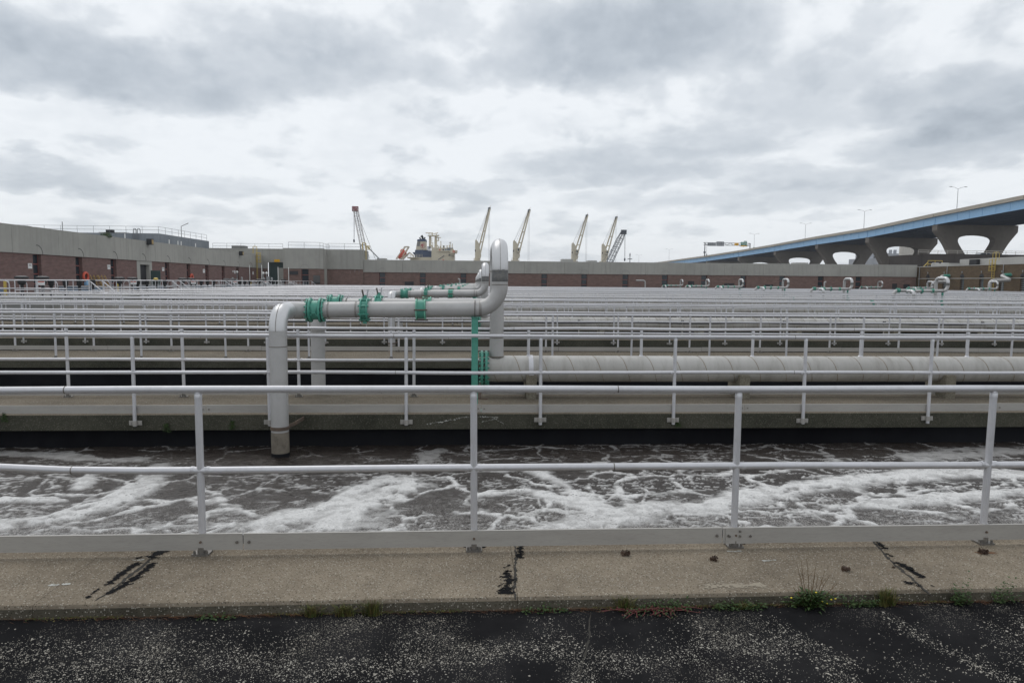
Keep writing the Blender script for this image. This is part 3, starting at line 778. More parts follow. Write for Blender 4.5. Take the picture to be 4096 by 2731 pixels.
# ------------------------------------------------------------------ gooseneck drop pipes (built once on the second walkway, then copied)
PR = .1095
YF, YB, YR = 9.45, 10.98, 10.66                       # front run, rear run, riser
xr = at(1987, 1250, Y=YR).x; xu = at(2000, 1110, Y=YF).x
YD = 8.78; xd = at(1114, 1430, Y=YD).x
zrun = at(1600, 1237.5, Y=YF).z
ztop = at(1996, 955, Y=9.75).z - PR
def make_loop(detail=True):
    root = thing('gooseneck_pipe', 'nearest grey gooseneck pipe with teal valves, dropping into the front channel', 'pipe', (xr, YR, 0), 'gooseneck pipes with teal valves on the walkways')
    n = 36; sl = .014
    zl = zrun - sl * (xu - xd) * .5; zr_ = zrun + sl * (xu - xd) * .5
    path = [(xr, YR, HZ + HR * .8), (xr, YR, ztop), (xu, YF, ztop), (xu, YF, zr_), (xd, YF, zl), (xd, YD, zl), (xd, YD, -1.3)]
    pth = fillet(path[:5], .315, 12)[:-1] + fillet(path[3:], .235, 12)[1:]
    MB().tube(pth, PR, n).build('pipe', 'pipe_steel', root)
    # bare, shinier formed elbows at the drop and at the top bend
    mb = MB().tube([p for p in fillet(path[4:], .235, 12) if p[2] > zl - .42], PR + .0025, n, caps=False); mb.build('elbow', 'elbow_steel', root)
    topb = [p for p in pth if p[2] > ztop - .36 and p[2] > zr_ + .3]
    MB().tube([(xr, YR, ztop - .30)] + topb + [(xu, YF, ztop - .33)], PR + .0025, n, caps=False).build('top_bend', 'elbow_steel', root)
    zb = ztop - .34
    MB().tube([(xu, YF, zb - .155), (xu, YF, zb - .135), (xu, YF, zb - .07), (xu, YF, zb - .06), (xu, YF, zb)], [PR + .001, PR + .004, PR + .0045, PR + .003, PR + .004], n, caps=False).build('dark_band', 'band_dark', root)
    def ringx(x, y, z, r=PR + .001):
        if detail: MB().ring((x, y, z), (1, 0, 0), r, .003, n, 6).build('weld_ring', 'weld', root)
    def ringz(x, y, z): MB().ring((x, y, z), (0, 0, 1), PR + .001, .005, n, 6).build('weld_ring', 'weld', root)
    def zx(x): return zl + (zr_ - zl) * (x - xd) / (xu - xd)
    for pxx in (1314, 1424, 1917, 1921): x = at(pxx, 1240, Y=YF).x; ringx(x, YF, zx(x)); ringx(x + .013, YF, zx(x))
    ringz(xu, YF, zr_ + .33); ringz(xr, YR, .93); ringz(xr, YR, ztop - .34); ringz(xd, YD, zl - .43)
    seam = MB()
    arc = [(xd, YD + .235 - (.235 + PR + .003) * math.sin(t), zl - .235 + (.235 + PR + .003) * math.cos(t)) for t in [math.radians(a) for a in range(0, 91, 9)]]
    seam.tube(arc, .004, 5)
    arc = [(xu, YF + .315 - (.315 + PR + .002) * math.sin(t), ztop - .315 + (.315 + PR + .002) * math.cos(t)) for t in [math.radians(a) for a in range(0, 91, 9)]]
    seam.tube(arc + [(xu, YF - PR - .002, ztop - .34)], .003, 5)
    seam.build('weld_seam', 'weld', root, kind='stuff')
    w = MB().ring((xr, YR, HZ + HR - .012), (0, 0, 1), PR + .012, .012, 32, 6); w.build('weld_collar', 'weld', root)
    # rear branch
    zb0 = zrun + .012
    rp = [(xr, YR, zb0), (xr - .02, YB, zb0 ), (xd, YB, zb0 - .02), (xd, YB, -1.3)]
    MB().tube(fillet(rp, .30, 10), PR, n).build('rear_pipe', 'pipe_steel', root)
    for pxx in (1386, 1485): x = at(pxx, 1200, Y=YB).x; ringx(x, YB, zb0 - .01); ringx(x + .013, YB, zb0 - .01)
    ringz(xd, YB, zb0 - .42)
    # teal gear on both runs
    def coupling(xc, y, z):
        mb = MB()
        for s, r, t in ((-.108, .158, .016), (-.082, .168, .030), (.052, .168, .030), (.094, .158, .016)):
            mb.tube([(xc + s, y, z), (xc + s + .004, y, z), (xc + s + t - .004, y, z), (xc + s + t, y, z)], [r - .006, r, r, r - .006], n)
        mb.tube([(xc - .08, y, z), (xc + .08, y, z)], PR + .022, n)
        mb.cyl((xc, y - PR - .022, z - .02), (xc, y - PR - .036, z - .02), .026, n=16)
        for sx, sz in ((-1, 1), (1, 1), (-1, -1), (1, -1)): mb.bar((xc + sx * .012, y - PR - .022, z - .02 + sz * .012), (xc + sx * .06, y - PR - .016, z - .02 + sz * .06), .016, .016)
        c = mb.build('coupling', 'teal_paint', root)
        bo = MB()
        for i in range(12):
            a = 2 * math.pi * (i + .3) / 12; p = (y + .148 * math.cos(a), z + .148 * math.sin(a))
            bo.cyl((xc - .128, *p), (xc - .045, *p), .011, n=6); bo.cyl((xc + .045, *p), (xc + .126, *p), .011, n=6)
        bo.build('bolt', 'teal_paint', c, kind='stuff')
        for s in (-.086, .090): MB().cyl((xc + s - .001, y, z), (xc + s + .005, y, z), .160, n=n).build('gasket', 'black_rubber', c)
    def valve(xc, y, z):
        mb = MB()
        for s, t in ((-.050, .018), (.032, .018)):
            mb.tube([(xc + s, y, z), (xc + s + t, y, z)], .162, n)
        mb.tube([(xc - .034, y, z), (xc + .034, y, z)], .138, 20)
        mb.bar((xc, y, z + .13), (xc, y, z + .20), .05, .05); mb.bar((xc, y, z - .19), (xc, y, z - .13), .05, .05)
        c = mb.build('butterfly_valve', 'teal_paint', root)
        bo = MB()
        for i in range(8):
            a = 2 * math.pi * (i + .5) / 8; p = (y + .148 * math.cos(a), z + .148 * math.sin(a)); bo.cyl((xc - .072, *p), (xc + .070, *p), .012, n=6)
        bo.build('bolt', 'teal_paint', c, kind='stuff')
        MB().bar((xc - .012, y - .01, z + .18), (xc - .028, y - .03, z + .275), .020, .03).build('lever', 'bolt_steel', c)
        MB().bar((xc + .030, y + .02, z + .17), (xc + .040, y + .05, z + .275), .016, .022).build('lever', 'galv', c)
    def check(xc, y, z):
        mb = MB().tube([(xc - .070, y, z), (xc - .064, y, z), (xc + .064, y, z), (xc + .070, y, z)], [PR + .012, PR + .022, PR + .022, PR + .012], n)
        c = mb.build('check_valve', 'teal_paint', root)
        fin = MB()
        for s in (-.058, .058):
            for q in range(4):
                a0 = math.radians(90 * q + 5); pts_ = []
                for i in range(9):
                    a = a0 + math.radians(80 * i / 8); r = PR + .024 + .034 * math.sin(math.pi * i / 8); pts_.append((y + r * math.cos(a), z + r * math.sin(a)))
                pts_ += [(y + (PR + .008) * math.cos(a0 + math.radians(80 * i / 8)), z + (PR + .008) * math.sin(a0 + math.radians(80 * i / 8))) for i in range(8, -1, -1)]
                fin.prism(pts_, xc + s - .007, xc + s + .007, 'x')
                if detail: fin.build('fin', 'teal_pale', c); fin = MB()
        if not detail: fin.build('fin', 'teal_pale', c, kind='stuff')
        rd = MB()
        for q in range(4):
            a = math.radians(90 * q + 2); p = (y + (PR + .040) * math.cos(a), z + (PR + .040) * math.sin(a)); rd.cyl((xc - .085, *p), (xc + .095, *p), .009, n=8)
            if detail: rd.build('tie_rod', 'rust_steel', c); rd = MB()
        if not detail: rd.build('tie_rod', 'rust_steel', c, kind='stuff')
    xc = [at(p, 1240, Y=YF).x for p in (1263, 1459, 1684)]
    coupling(xc[0], YF, zx(xc[0])); valve(xc[1], YF, zx(xc[1])); check(xc[2], YF, zx(xc[2]))
    xb = [at(p, 1200, Y=YB).x for p in (1342, 1515, 1708)]
    coupling(xb[0], YB, zb0 - .01); valve(xb[1], YB, zb0 - .01); check(xb[2], YB, zb0 - .01)
    # teal stand under the run, clamp loop over the pipe
    xs_ = at(1899, 1400, Y=YF).x; zz = zx(xs_) - PR
    st = MB().box(xs_ - .045, xs_ + .045, YF - .048, YF - .040, .012, zz - .012); st.box(xs_ - .004, xs_ + .004, YF - .040, YF + .040, .012, zz - .012)
    st.box(xs_ - .045, xs_ + .045, YF + .040, YF + .048, .012, zz - .012); st.box(xs_ - .05, xs_ + .065, YF - .07, YF + .07, zz - .012, zz - .002)
    st.box(xs_ - .16, xs_ + .155, YF - .09, YF + .09, 0.0, .012)
    s_ = st.build('stand', 'teal_paint', root, False)
    for dx_ in (-.12, .11): MB().cyl((xs_ + dx_, YF - .05, .012), (xs_ + dx_, YF - .05, .075), .009, n=6).build('anchor_bolt', 'teal_pale', s_)
    MB().ring((xs_ + .0, YF, zz + PR), (1, 0, 0), PR + .008, .007, 32, 6).build('pipe_clamp', 'bolt_steel', s_)
    # strap holding the drop leg to the slab edge
    zs = -.085
    sb = MB().tube([(xd, YD, zs - .022), (xd, YD, zs + .022)], PR + .008, n); sb.bar((xd + .08, YD + .09, zs), (xd + .16, YD + .12, zs + .03), .012, .045); sb.bar((xd + .16, YD + .12, zs + .03), (xd + .20, 9.2, zs + .04), .012, .045)
    sb.bar((xd - .08, YD + .09, zs), (xd - .16, 9.2, zs), .012, .045)
    sb.build('pipe_strap', 'rust_steel', root)
    MB().tube([(xd, YD, WATER_Z - .02), (xd, YD, WATER_Z + .035), (xd, YD, WATER_Z + .07)], [PR + .002, PR + .0022, PR + .0015], n, caps=False).build('wet_mark', 'wall_wet_shaded', root)
    MB().tube([(xd, YD, WATER_Z + .05), (xd, YD, zs - .05)], PR + .0018, n, caps=False).build('stained_end', 'stain_end', root)
    # painted scrawl on the front leg
    for s, dz_, dxm in ((('PULS', .13, -.035), ('BASIN', .12, .038)) if detail else ()):
        me = text_mesh(s, .052, 'print_black')
        zc_ = zr_ + .36 + dz_
        for vtx in me.vertices:                            # wrapped round the pipe
            x_, y_, z_ = vtx.co; a = (y_ + dxm) / PR
            vtx.co = (xu - 0 + (PR + .0012 + z_ * .3) * math.sin(-a + 0.12), YF - (PR + .0012 + z_ * .3) * math.cos(-a + 0.12), zc_ + x_)
        put('scrawl', me, root)
    return root
loop0 = make_loop()
NTH = lambda i: ORD[i]
for i, k in enumerate(range(4, NW + 1, 2)):
    if k == 8: loopS = make_loop(False)
    lab = f"grey gooseneck pipe with teal valves, {ORD[i + 2]} from the camera in the middle line"
    if k < 8: dup(loop0, (0, 6.0 * (k - 2), 0), lab)
    else: dup(loopS, (0, 6.0 * (k - 2), 0), lab)
for i, k in enumerate(range(8, NW + 1, 2)):
    dup(loopS, (32.25, 6.0 * (k - 2), 0), f"grey gooseneck pipe with teal valves, {ORD[i + 1]} nearest of the right-hand line")
for i, k in enumerate(range(14, NW + 1, 2)):
    dup(loopS, (64.5, 6.0 * (k - 2), 0), f"small far gooseneck pipe, {ORD[i + 1]} nearest of three before the brown brick building")
for ch in list(loopS.children):
    for gc in list(ch.children): bpy.data.objects.remove(gc)
    bpy.data.objects.remove(ch)
bpy.data.objects.remove(loopS)

# black cables strung from small stakes on the third and fourth walkways
def cable(Y, zs, lab):
    root = thing('cable_line', lab, 'cable', (0, Y, 0))
    x0, x1 = rail_extent(Y)
    for z in zs:
        n_ = int((x1 - x0) / .6)
        MB().tube([(x0 + (x1 - x0) * i / n_, Y, z + .015 * math.sin(i * .9)) for i in range(n_ + 1)], .020, 6).build('cable', 'black_rubber', root)
    x = math.ceil(x0); pm = MB().cyl((0, 0, 0), (0, 0, max(zs) + .10), .019, n=8).mesh('stake', 'toe_metal')
    cm = MB().ring((-.02, 0, max(zs) + .06), (1, 0, 0), .03, .014, 12, 6).ring((.03, 0, max(zs) + .06), (1, 0, 0), .03, .014, 12, 6).mesh('clip', 'black_rubber')
    while x < x1:
        put('stake', pm, root, (x, Y, 0)); put('clip', cm, root, (x, Y, 0)); x += 3.4
cable(21.9, (.50,), 'black cable on short stakes on the fourth walkway, just under the second air header')
cable(28.2, (.52, .30), 'pair of black cables on stakes along the fifth walkway between white rails')

# ------------------------------------------------------------------ buildings
YC = 108.5
def win_meshes(w, h, axis):
    """frame with four panes; local origin at the foot of the opening, outside face towards -Y (axis x) or +X (axis y)"""
    fr = MB(); t = .055; nb = 4; ph = (h - t * (nb + 1)) / nb
    for i in range(nb + 1):
        z = i * (ph + t); hh = t if i in (0, nb) else t * 1.8
        if axis == 'x': fr.box(-w / 2, w / 2, -.03, .03, z, z + hh)
        else: fr.box(-.03, .03, -w / 2, w / 2, z, z + hh)
    for s in (-1, 1):
        if axis == 'x': fr.box(s * (w / 2 - t / 2) - t / 2, s * (w / 2 - t / 2) + t / 2, -.028, .028, .002, h - .002)
        else: fr.box(-.028, .028, s * (w / 2 - t / 2) - t / 2, s * (w / 2 - t / 2) + t / 2, .002, h - .002)
    p = MB()
    if axis == 'x': p.box(-w / 2 + t, w / 2 - t, .0, .012, 0, ph)
    else: p.box(-.012, 0, -w / 2 + t, w / 2 - t, 0, ph)
    return fr.mesh('window', 'mullion_red', False), p.mesh('pane', 'window_glass', False), [t + i * (ph + t) for i in range(nb)]
def add_window(root, loc, ms):
    wv = put('window', ms[0], root, loc)
    for z in ms[2]: put('pane', ms[1], wv, (loc[0], loc[1], loc[2] + z))
def arch_x(root, xc, y, z, r, parent):
    MB().strip([(xc + (r + .03) * math.cos(a), z + (r + .03) * math.sin(a)) for a in [math.pi * i / 14 for i in range(15)]],
               [(xc + r * math.cos(a), z + r * math.sin(a)) for a in [math.pi * i / 14 for i in range(15)]], y - .006, y + .01).build('arch_groove', 'plain_grey', parent, False)

# long low building along the far end of the basins
cB = thing('long_building', 'long low building across the background, red brick under a plain grey concrete band', 'building', (30, YC, 0))
ZB, ZT = 3.12, 5.06
xl = at(1452, 1100, Y=YC).x; xrC = 72.4
wl_px = [1515.7, 1678, 1840.5, 2003, 2164, 2324, 2489, 2647, 2804, 2961, 3116.7, 3270.6, 3421.6]
wxs = [at(p + 13, 1110, Y=YC).x for p in wl_px]; ww = .98
ms = win_meshes(ww, ZB + .25, 'x')
prev = xl
for x in wxs + [None]:
    x1 = (x - ww / 2) if x is not None else xrC
    MB().box(prev, x1, YC, YC + .35, -.5, ZB).build('brick_wall', 'brick_red', cB, False)
    if x is not None: add_window(cB, (x, YC + .24, -.25), ms); prev = x + ww / 2
pe = [xl] + [(a + c) / 2 for a, c in zip(wxs[:-1], wxs[1:])] + [(wxs[-1] + 3.2), wxs[-1] + 9.5, xrC]
for i, (a, c) in enumerate(zip(pe[:-1], pe[1:])):
    p = MB().box(a + .012, c - .012, YC - .10, YC + .30, ZB + .004, ZT - .09).build('concrete_panel', 'precast', cB, False)
    for x in wxs:
        if a < x < c: arch_x(cB, x, YC - .10, ZB + .02, .62, p)
MB().box(xl, xrC, YC - .11, YC + .40, ZT - .09, ZT).build('coping', 'cap_pale', cB, False)
MB().box(xl, xrC, YC + .41, YC + 22, -.5, ZT - .35).build('roof', 'plain_grey', cB, False)
MB().box(xl, xrC, YC + .34, YC + .40, -.5, ZB + .1).build('inner_wall', 'louver_dark', cB, False)
for pa, pb, pt in ((1619, 1655, 1126), (2752, 2777, 1126), (2897, 2937, 1134), (3060, 3093, 1137), (3614, 3638, 1137)):
    a = at(pa, pt, Y=YC); b_ = at(pb, pt, Y=YC)
    lv = MB().box(a.x, b_.x, YC - .03, YC - .005, -.4, a.z).build('louver_vent', 'louver_dark', cB, False)
    sl = MB(); z = .1
    while z < a.z: sl.box(a.x + .03, b_.x - .03, YC - .06, YC - .031, z, z + .06); z += .14
    sl.build('slats', 'louver_dark', lv, False, kind='stuff')
a = at(3569, 1134, Y=YC); b_ = at(3588, 1134, Y=YC)
MB().box(a.x, b_.x, YC - .03, YC - .005, -.4, a.z).build('door', 'louver_dark', cB, False)
for pa, pb, pt in ((2248, 2293, 1036), (2352, 2388, 1042), (3186, 3233, 1050), (1507, 1543, 1033)):    # roof hatches and vent housings
    a = at(pa, pt, Y=YC + 6); b_ = at(pb, pt, Y=YC + 6)
    MB().box(a.x, b_.x, YC + 6, YC + 8, ZT - .36, a.z).build('roof_housing', 'cap_pale', cB, False)
pt_ = at(1478, 1000 + 30, Y=YC + 3)
MB().tube(fillet([(pt_.x - 1.4, YC + 3, ZT - .3), (pt_.x - 1.4, YC + 3, 6.4 + 1.8 - .4), (pt_.x - .3, YC + 3, 7.2), (pt_.x + 1.8, YC + 3, ZT)], .6), .09, 8).build('roof_pipe', 'galv', cB)

# taller building at the left end of the far side
tB = thing('corner_building', 'taller stepped concrete and brick building at the far corner with rooftop rails', 'building', (-30, YC, 0))
YB1 = 106.0
def blk(pa, pb, Y, ztop_px, depth, zb, wins=(), tname='concrete_panel', mat='precast', ztp=None):
    a = at(pa, ztop_px, Y=Y); b_ = at(pb, ztop_px, Y=Y); zt = a.z
    zb_ = at((pa + pb) / 2, zb, Y=Y).z
    prev = a.x
    for pw in list(wins) + [None]:
        x1 = at(pw, 1100, Y=Y).x - .55 if pw is not None else b_.x
        MB().box(prev, x1, Y, Y + .35, -.5, zb_).build('brick_wall', 'brick_red', tB, False)
        if pw is not None:
            add_window(tB, (x1 + .55, Y + .22, -.25), win_meshes(1.1, zb_ + .25, 'x')); prev = x1 + 1.1
    mids = [(at(p, 1100, Y=Y).x) for p in wins]
    cuts = [a.x] + ([(a.x + b_.x) / 2 + 3.0] if b_.x - a.x > 5 else []) + [b_.x]
    for q0, q1 in zip(cuts[:-1], cuts[1:]):
        p = MB().box(q0 + .01, q1 - .01, Y - .10, Y + .30, zb_ + .004, zt - .10).build(tname, mat, tB, False)
        for x in mids:
            if q0 < x < q1: arch_x(tB, x, Y - .10, zb_ + .02, .62, p)
    MB().box(a.x, b_.x + (.02 if depth else 0), Y - .11, Y + .4, zt - .10, zt).build('coping', 'cap_pale', tB, False)
    MB().box(a.x, b_.x - .002, Y + .36, Y + depth, -.5, zt - .05).build('block_body', 'precast', tB, False)
    return a.x, b_.x, zt, zb_
b1 = blk(1131.5, 1294, YB1, 992, 13, 1075, (1220,))
b2 = blk(1296, 1451.7, YC - .2, 997, 5.7, 1077)
# recessed wing with the loading doorway
YR2 = 116.6
a = at(836, 994.5, Y=YR2); b_ = at(1134, 994.5, Y=YR2); zt2 = a.z
d0 = at(1068, 1049, Y=YR2); d1 = at(1131, 1049, Y=YR2)
MB().box(a.x, d0.x, YR2, YR2 + .5, 3.7, zt2).build('concrete_panel', 'precast', tB, False)
MB().box(a.x, d0.x, YR2 + .05, YR2 + .5, -.5, 3.69).build('brick_wall', 'brick_red', tB, False)
MB().box(d0.x + .004, b_.x + 1, YR2, YR2 + .5, d0.z, zt2).build('concrete_panel', 'precast', tB, False)
MB().box(a.x, b_.x + 1, YR2 - .05, YR2 + .6, zt2 + .002, zt2 + .10).build('coping', 'cap_pale', tB, False)
MB().box(d0.x + .01, b_.x + 1, YR2 + .9, YR2 + 1.1, -.5, d0.z + .3).build('doorway', 'door_green', tB, False)
MB().box(at(1107, 1100, Y=YR2).x, b_.x + 1, YR2 + .5, YR2 + .62, -.5, d0.z - .9).build('side_panel', 'precast', tB, False)
sg = at(1107, 1045, Y=YR2)
MB().box(sg.x - .4, sg.x + .5, YR2 - .06, YR2 - .01, sg.z - .12, sg.z + .3).build('orange_sign', 'sign_yellow', tB, False, label='small orange plate above the loading doorway')
a = at(1158, 1084, Y=YB1); b_ = at(1193, 1099, Y=YB1)
MB().box(a.x, b_.x, YB1 - .04, YB1 - .01, b_.z, a.z).build('louver_vent', 'louver_dark', tB, False)
a = at(1253, 1101, Y=YB1); b_ = at(1281, 1128, Y=YB1); lv = MB().box(a.x, b_.x, YB1 - .04, YB1 - .01, b_.z - .3, a.z).build('louver_vent', 'louver_dark', tB, False)
sl = MB(); z = b_.z
while z < a.z: sl.box(a.x + .02, b_.x - .02, YB1 - .07, YB1 - .041, z, z + .06); z += .15
sl.build('slats', 'plain_grey', lv, False, kind='stuff')
def roof_rail(pts, root, h=.95, step=2.4, mat='dark_rail', name='roof_rail', r=.022):
    mb = MB()
    for p, q in zip(pts[:-1], pts[1:]):
        p = Vector(p); q = Vector(q); n = max(1, round((q - p).length / step))
        for hh in (h, h * .52): mb.cyl(p + Vector((0, 0, hh)), q + Vector((0, 0, hh)), r, n=6)
        for i in range(n + 1): c = p.lerp(q, i / n); mb.cyl(c, c + Vector((0, 0, h)), r, n=6)
    return mb.build(name, mat, root)
roof_rail([(b1[0] + .5, YB1 + 1.2, b1[2]), (b1[1] - .8, YB1 + 1.2, b1[2]), (b1[1] - .8, YB1 + 8, b1[2])], tB)
roof_rail([(b2[0] + .4, YC + .8, b2[2]), (b2[1] - .5, YC + .8, b2[2])], tB)
roof_rail([(at(842, 994, Y=YR2).x, YR2 + 1, zt2), (at(1125, 994, Y=YR2).x, YR2 + 1, zt2)], tB)
a = at(926, 982, Y=YR2 + 4); b_ = at(976, 982, Y=YR2 + 4)
MB().box(a.x, b_.x, YR2 + 4, YR2 + 6, zt2 - .5, a.z).build('roof_housing', 'plain_grey', tB, False)
def cage_ladder(name, x, y, z0, z1, axis, label):
    root = thing(name, label, 'ladder', (x, y, z0))
    ux = Vector((1, 0, 0)) if axis == 'x' else Vector((0, 1, 0)); out = Vector((0, -1, 0)) if axis == 'x' else Vector((1, 0, 0))
    if axis == 'w': out = Vector((-1, 0, 0))
    o = Vector((x, y, 0)) + out * .2
    mb = MB()
    for s in (-.24, .24):
        mb.tube(fillet([o + ux * s + Vector((0, 0, z0)), o + ux * s + Vector((0, 0, z1 + 1.15)), o + ux * s - out * .55 + Vector((0, 0, z1 + 1.15)), o + ux * s - out * .55 + Vector((0, 0, z1))], .22), .035, 6)
    mb.build('rail', 'yellow_paint', root)
    rg = MB(); z = z0 + .2
    while z < z1: rg.cyl(o - ux * .24 + Vector((0, 0, z)), o + ux * .24 + Vector((0, 0, z)), .024, n=6); z += .32
    rg.build('rung', 'yellow_paint', root, kind='stuff')
    cg = MB(); zc0 = max(z0 + 2.2, z1 - 1.4)
    for i in range(4):
        z = zc0 + (z1 + .1 - zc0) * i / 3
        cg.tube([o + ux * (.36 * math.cos(t)) + out * (.62 * math.sin(t)) + Vector((0, 0, z)) for t in [math.pi * j / 8 for j in range(9)]], .035, 5)
    for t in (0, .25, .5, .75, 1):
        p = o + ux * (.36 * math.cos(math.pi * t)) + out * (.62 * math.sin(math.pi * t)); cg.cyl(p + Vector((0, 0, zc0)), p + Vector((0, 0, z1 + .1)), .025, n=5)
    cg.build('cage', 'yellow_paint', root)
    return root
XA = -35.0
lx = at(1022, 1010, X=XA)
cage_ladder('roof_ladder', XA, lx.y, .6, 6.0, 'y', 'tall yellow caged ladder on the end of the left brick building')
la = at(1458, 1000, Y=YC + 2)
cage_ladder('roof_ladder', b2[1] + .02, YC + 1.4, ZT, b2[2], 'y', 'short yellow ladder on the step between the corner building and the long low building')

# side building on the left, running away from the camera
aB = thing('side_building', 'long brick building receding on the left, tall grey concrete panels over narrow red-framed windows', 'building', (XA, 80, 0))
ZBA, ZTA = 3.70, 5.83
WY = [56.66 + 5.85 * i for i in range(-1, 10)]; wdt = 1.06
msA = win_meshes(wdt, ZBA - .5, 'y')
def ywall(y0, y1, z0, z1, mat, name, dx0=-.35, dx1=0.0): return MB().box(XA + dx0, XA + dx1, y0, y1, z0, z1).build(name, mat, aB, False)
prev = 44.0; DOOR = 3
for i, y in enumerate(WY):
    if i == DOOR + 1:                                  # doorway with concrete surround
        ywall(prev, y - .75, .55, ZBA, 'brick_red_side', 'brick_wall'); prev = y + 2.6
        ywall(y - .745, y - .05, .55, ZBA, 'precast', 'door_surround', -.35, .03); ywall(y + 2.0, y + 2.595, .55, ZBA, 'precast', 'door_surround', -.35, .03)
        ywall(y - .045, y + 1.995, 3.3, ZBA, 'precast', 'door_surround', -.35, .03)
        ywall(y - .045, y + 1.995, .55, 3.29, 'door_green', 'door', -.6, -.5)
        MB().box(XA + .1, XA + 1.1, y + 2.1, y + 2.16, .7, 2.7).build('door_leaf', 'door_green', aB, False)
        continue
    ywall(prev, y, .55, ZBA, 'brick_red_side', 'brick_wall'); prev = y + wdt
    add_window(aB, (XA - .27, y + wdt / 2, .5), msA)
ywall(prev, 115.7, .55, ZBA, 'brick_red_side', 'brick_wall')
MB().box(XA - .5, XA - .36, 44, 115.7, .5, ZBA).build('inner_wall', 'louver_dark', aB, False)
pe = [44.0] + [y - 2.5 for y in WY] + [115.7]
for a, c in zip(pe[:-1], pe[1:]):
    if c - a < .3: continue
    p = MB().box(XA - .30, XA + .10, a + .012, c - .012, ZBA + .004, ZTA - .06).build('concrete_panel', 'precast', aB, False)
    for y in WY:
        if a < y + .5 < c:
            cy = y + .45
            vs = [(cy + .72 * math.cos(t), ZBA + .02 + .72 * math.sin(t)) for t in [math.pi * .55 * j / 9 for j in range(10)]]
            vi = [(cy + .66 * math.cos(t), ZBA + .02 + .66 * math.sin(t)) for t in [math.pi * .55 * j / 9 for j in range(10)]]
            MB().prism(vs + vi[::-1], XA + .095, XA + .107, 'x').build('arch_groove', 'louver_dark', p, False)
MB().box(XA - .4, XA + .11, 44, 115.7, ZTA - .06, ZTA).build('coping', 'precast', aB, False)
MB().box(XA - 40, XA - .51, 44, 115.7, .5, ZTA - .3).build('roof', 'plain_grey', aB, False)
MB().box(XA - .5, XA + .1, 115.72, 115.9, .5, ZTA).build('end_wall', 'precast', aB, False)
for py_, hh in ((901, .35),):
    q = at(90, 900, X=XA - 2.0); MB().box(XA - 2.6, XA - 1.6, q.y - .5, q.y + .5, ZTA - .3, ZTA + .22).build('roof_housing', 'plain_grey', aB, False)
q = at(165, 911, X=XA - 4); MB().box(XA - 6, XA - 4, at(140, 911, X=XA - 4).y, at(194, 911, X=XA - 4).y, ZTA - .3, q.z).build('roof_housing', 'cap_pale', aB, False)
MB().cyl((XA - .3, at(265, 925, X=XA).y, ZTA), (XA - .3, at(265, 925, X=XA).y, ZTA + .8), .04, n=6).build('vent_stub', 'galv', aB)
for px in (501, 677, 712, 725, 782):
    yy = at(px, 975, X=XA - .6).y; MB().cyl((XA - .6, yy, ZTA - .3), (XA - .6, yy, ZTA + .55), .05, n=6).build('vent_stub', 'lamp_white', aB)
for px, lab in ((590, 'dark box floodlight on the left building above its doorway'), (958, 'dark box floodlight near the far end of the left building')):
    q = at(px, 967 if px < 700 else 1013, X=XA + .1); t = thing('floodlight', lab, 'light', (XA + .1, q.y, q.z))
    MB().box(XA + .102, XA + .62, q.y - .26, q.y + .26, q.z - .32, q.z + .30).build('housing', 'black_iron', t, False)
    MB().box(XA + .622, XA + .64, q.y - .18, q.y + .2, q.z - .24, q.z + .2).build('lens', 'pallet_wood', t, False)
SIGNS = [(112.5, 1053, 129, 1074, 56.7 - 1.4), (430, 1059, 442, 1077, 68), (648.5, 1069, 657.5, 1084, 80), (812, 1076, 820, 1091, 92), (937, 1082, 942, 1094, 104), (1010.5, 1086, 1015, 1098, 115)]
for i, (xa_, y0_, xb_, y1_, _) in enumerate(SIGNS):
    a = at(xa_, y0_, X=XA + .03); b_ = at(xb_, y1_, X=XA + .03); c = at((xa_ + xb_) / 2, (y0_ + y1_) / 2, X=XA + .03)
    t = thing('wall_sign', f"small white notice plate on the left brick building, {ORD[i + 1]} from the left", 'sign', (XA + .03, c.y, c.z), 'white notices on the left building')
    zz0, zz1 = at(xa_, y1_, X=XA + .03).z, a.z
    MB().box(XA + .004, XA + .03, a.y, b_.y, zz0, zz1).build('plate', 'sign_white', t, False)
    if i < 4:
        pr = MB(); hgt = zz1 - zz0; wid = b_.y - a.y
        for r_ in range(2):
            z = zz1 - hgt * (.26 + .18 * r_); y = a.y + wid * .2
            while y < b_.y - wid * .2: pr.box(XA + .0305, XA + .033, y, y + wid * .07, z - hgt * .04, z + hgt * .05); y += wid * .10
        pr.build('lettering', 'print_black', t, False)

# blue-grey hall behind it
hB = thing('grey_hall', 'blue-grey flat concrete hall with a guard railing on its roof, behind the left building', 'building', (-60, 100, 0))
q = at(635, 934, Y=100.0); hx, hz = q.x, q.z
for i in range(10):
    MB().box(hx - 3.6 * (i + 1) + .02, hx - 3.6 * i - .02, 100, 100.4, 0, hz).build('wall_panel', 'precast_blue', hB, False)
for i in range(5):
    MB().box(hx - .4, hx, 100.42 + 3.6 * i, 100.42 + 3.6 * (i + 1) - .04, 0, hz).build('wall_panel', 'precast_blue', hB, False)
MB().box(hx - 36, hx - .41, 100.41, 118.3, 0, hz - .2).build('roof', 'plain_grey', hB, False)
roof_rail([(hx - 36, 100.6, hz), (hx - .3, 100.6, hz), (hx - .3, 118.2, hz)], hB, 1.0, 2.2, 'wire_grey', r=.022)
q = at(548, 915, Y=100.3)
ld = MB()
for s in (-.28, .28):
    ld.tube(fillet([(q.x + s, 99.8, 6), (q.x + s, 99.8, q.z), (q.x + s, 100.6, q.z), (q.x + s, 100.6, hz)], .25), .05, 6)
for i in range(9): ld.cyl((q.x - .28, 99.8, 6.2 + i * .3), (q.x + .28, 99.8, 6.2 + i * .3), .03, n=5)
ld.build('ladder', 'wire_grey', hB)
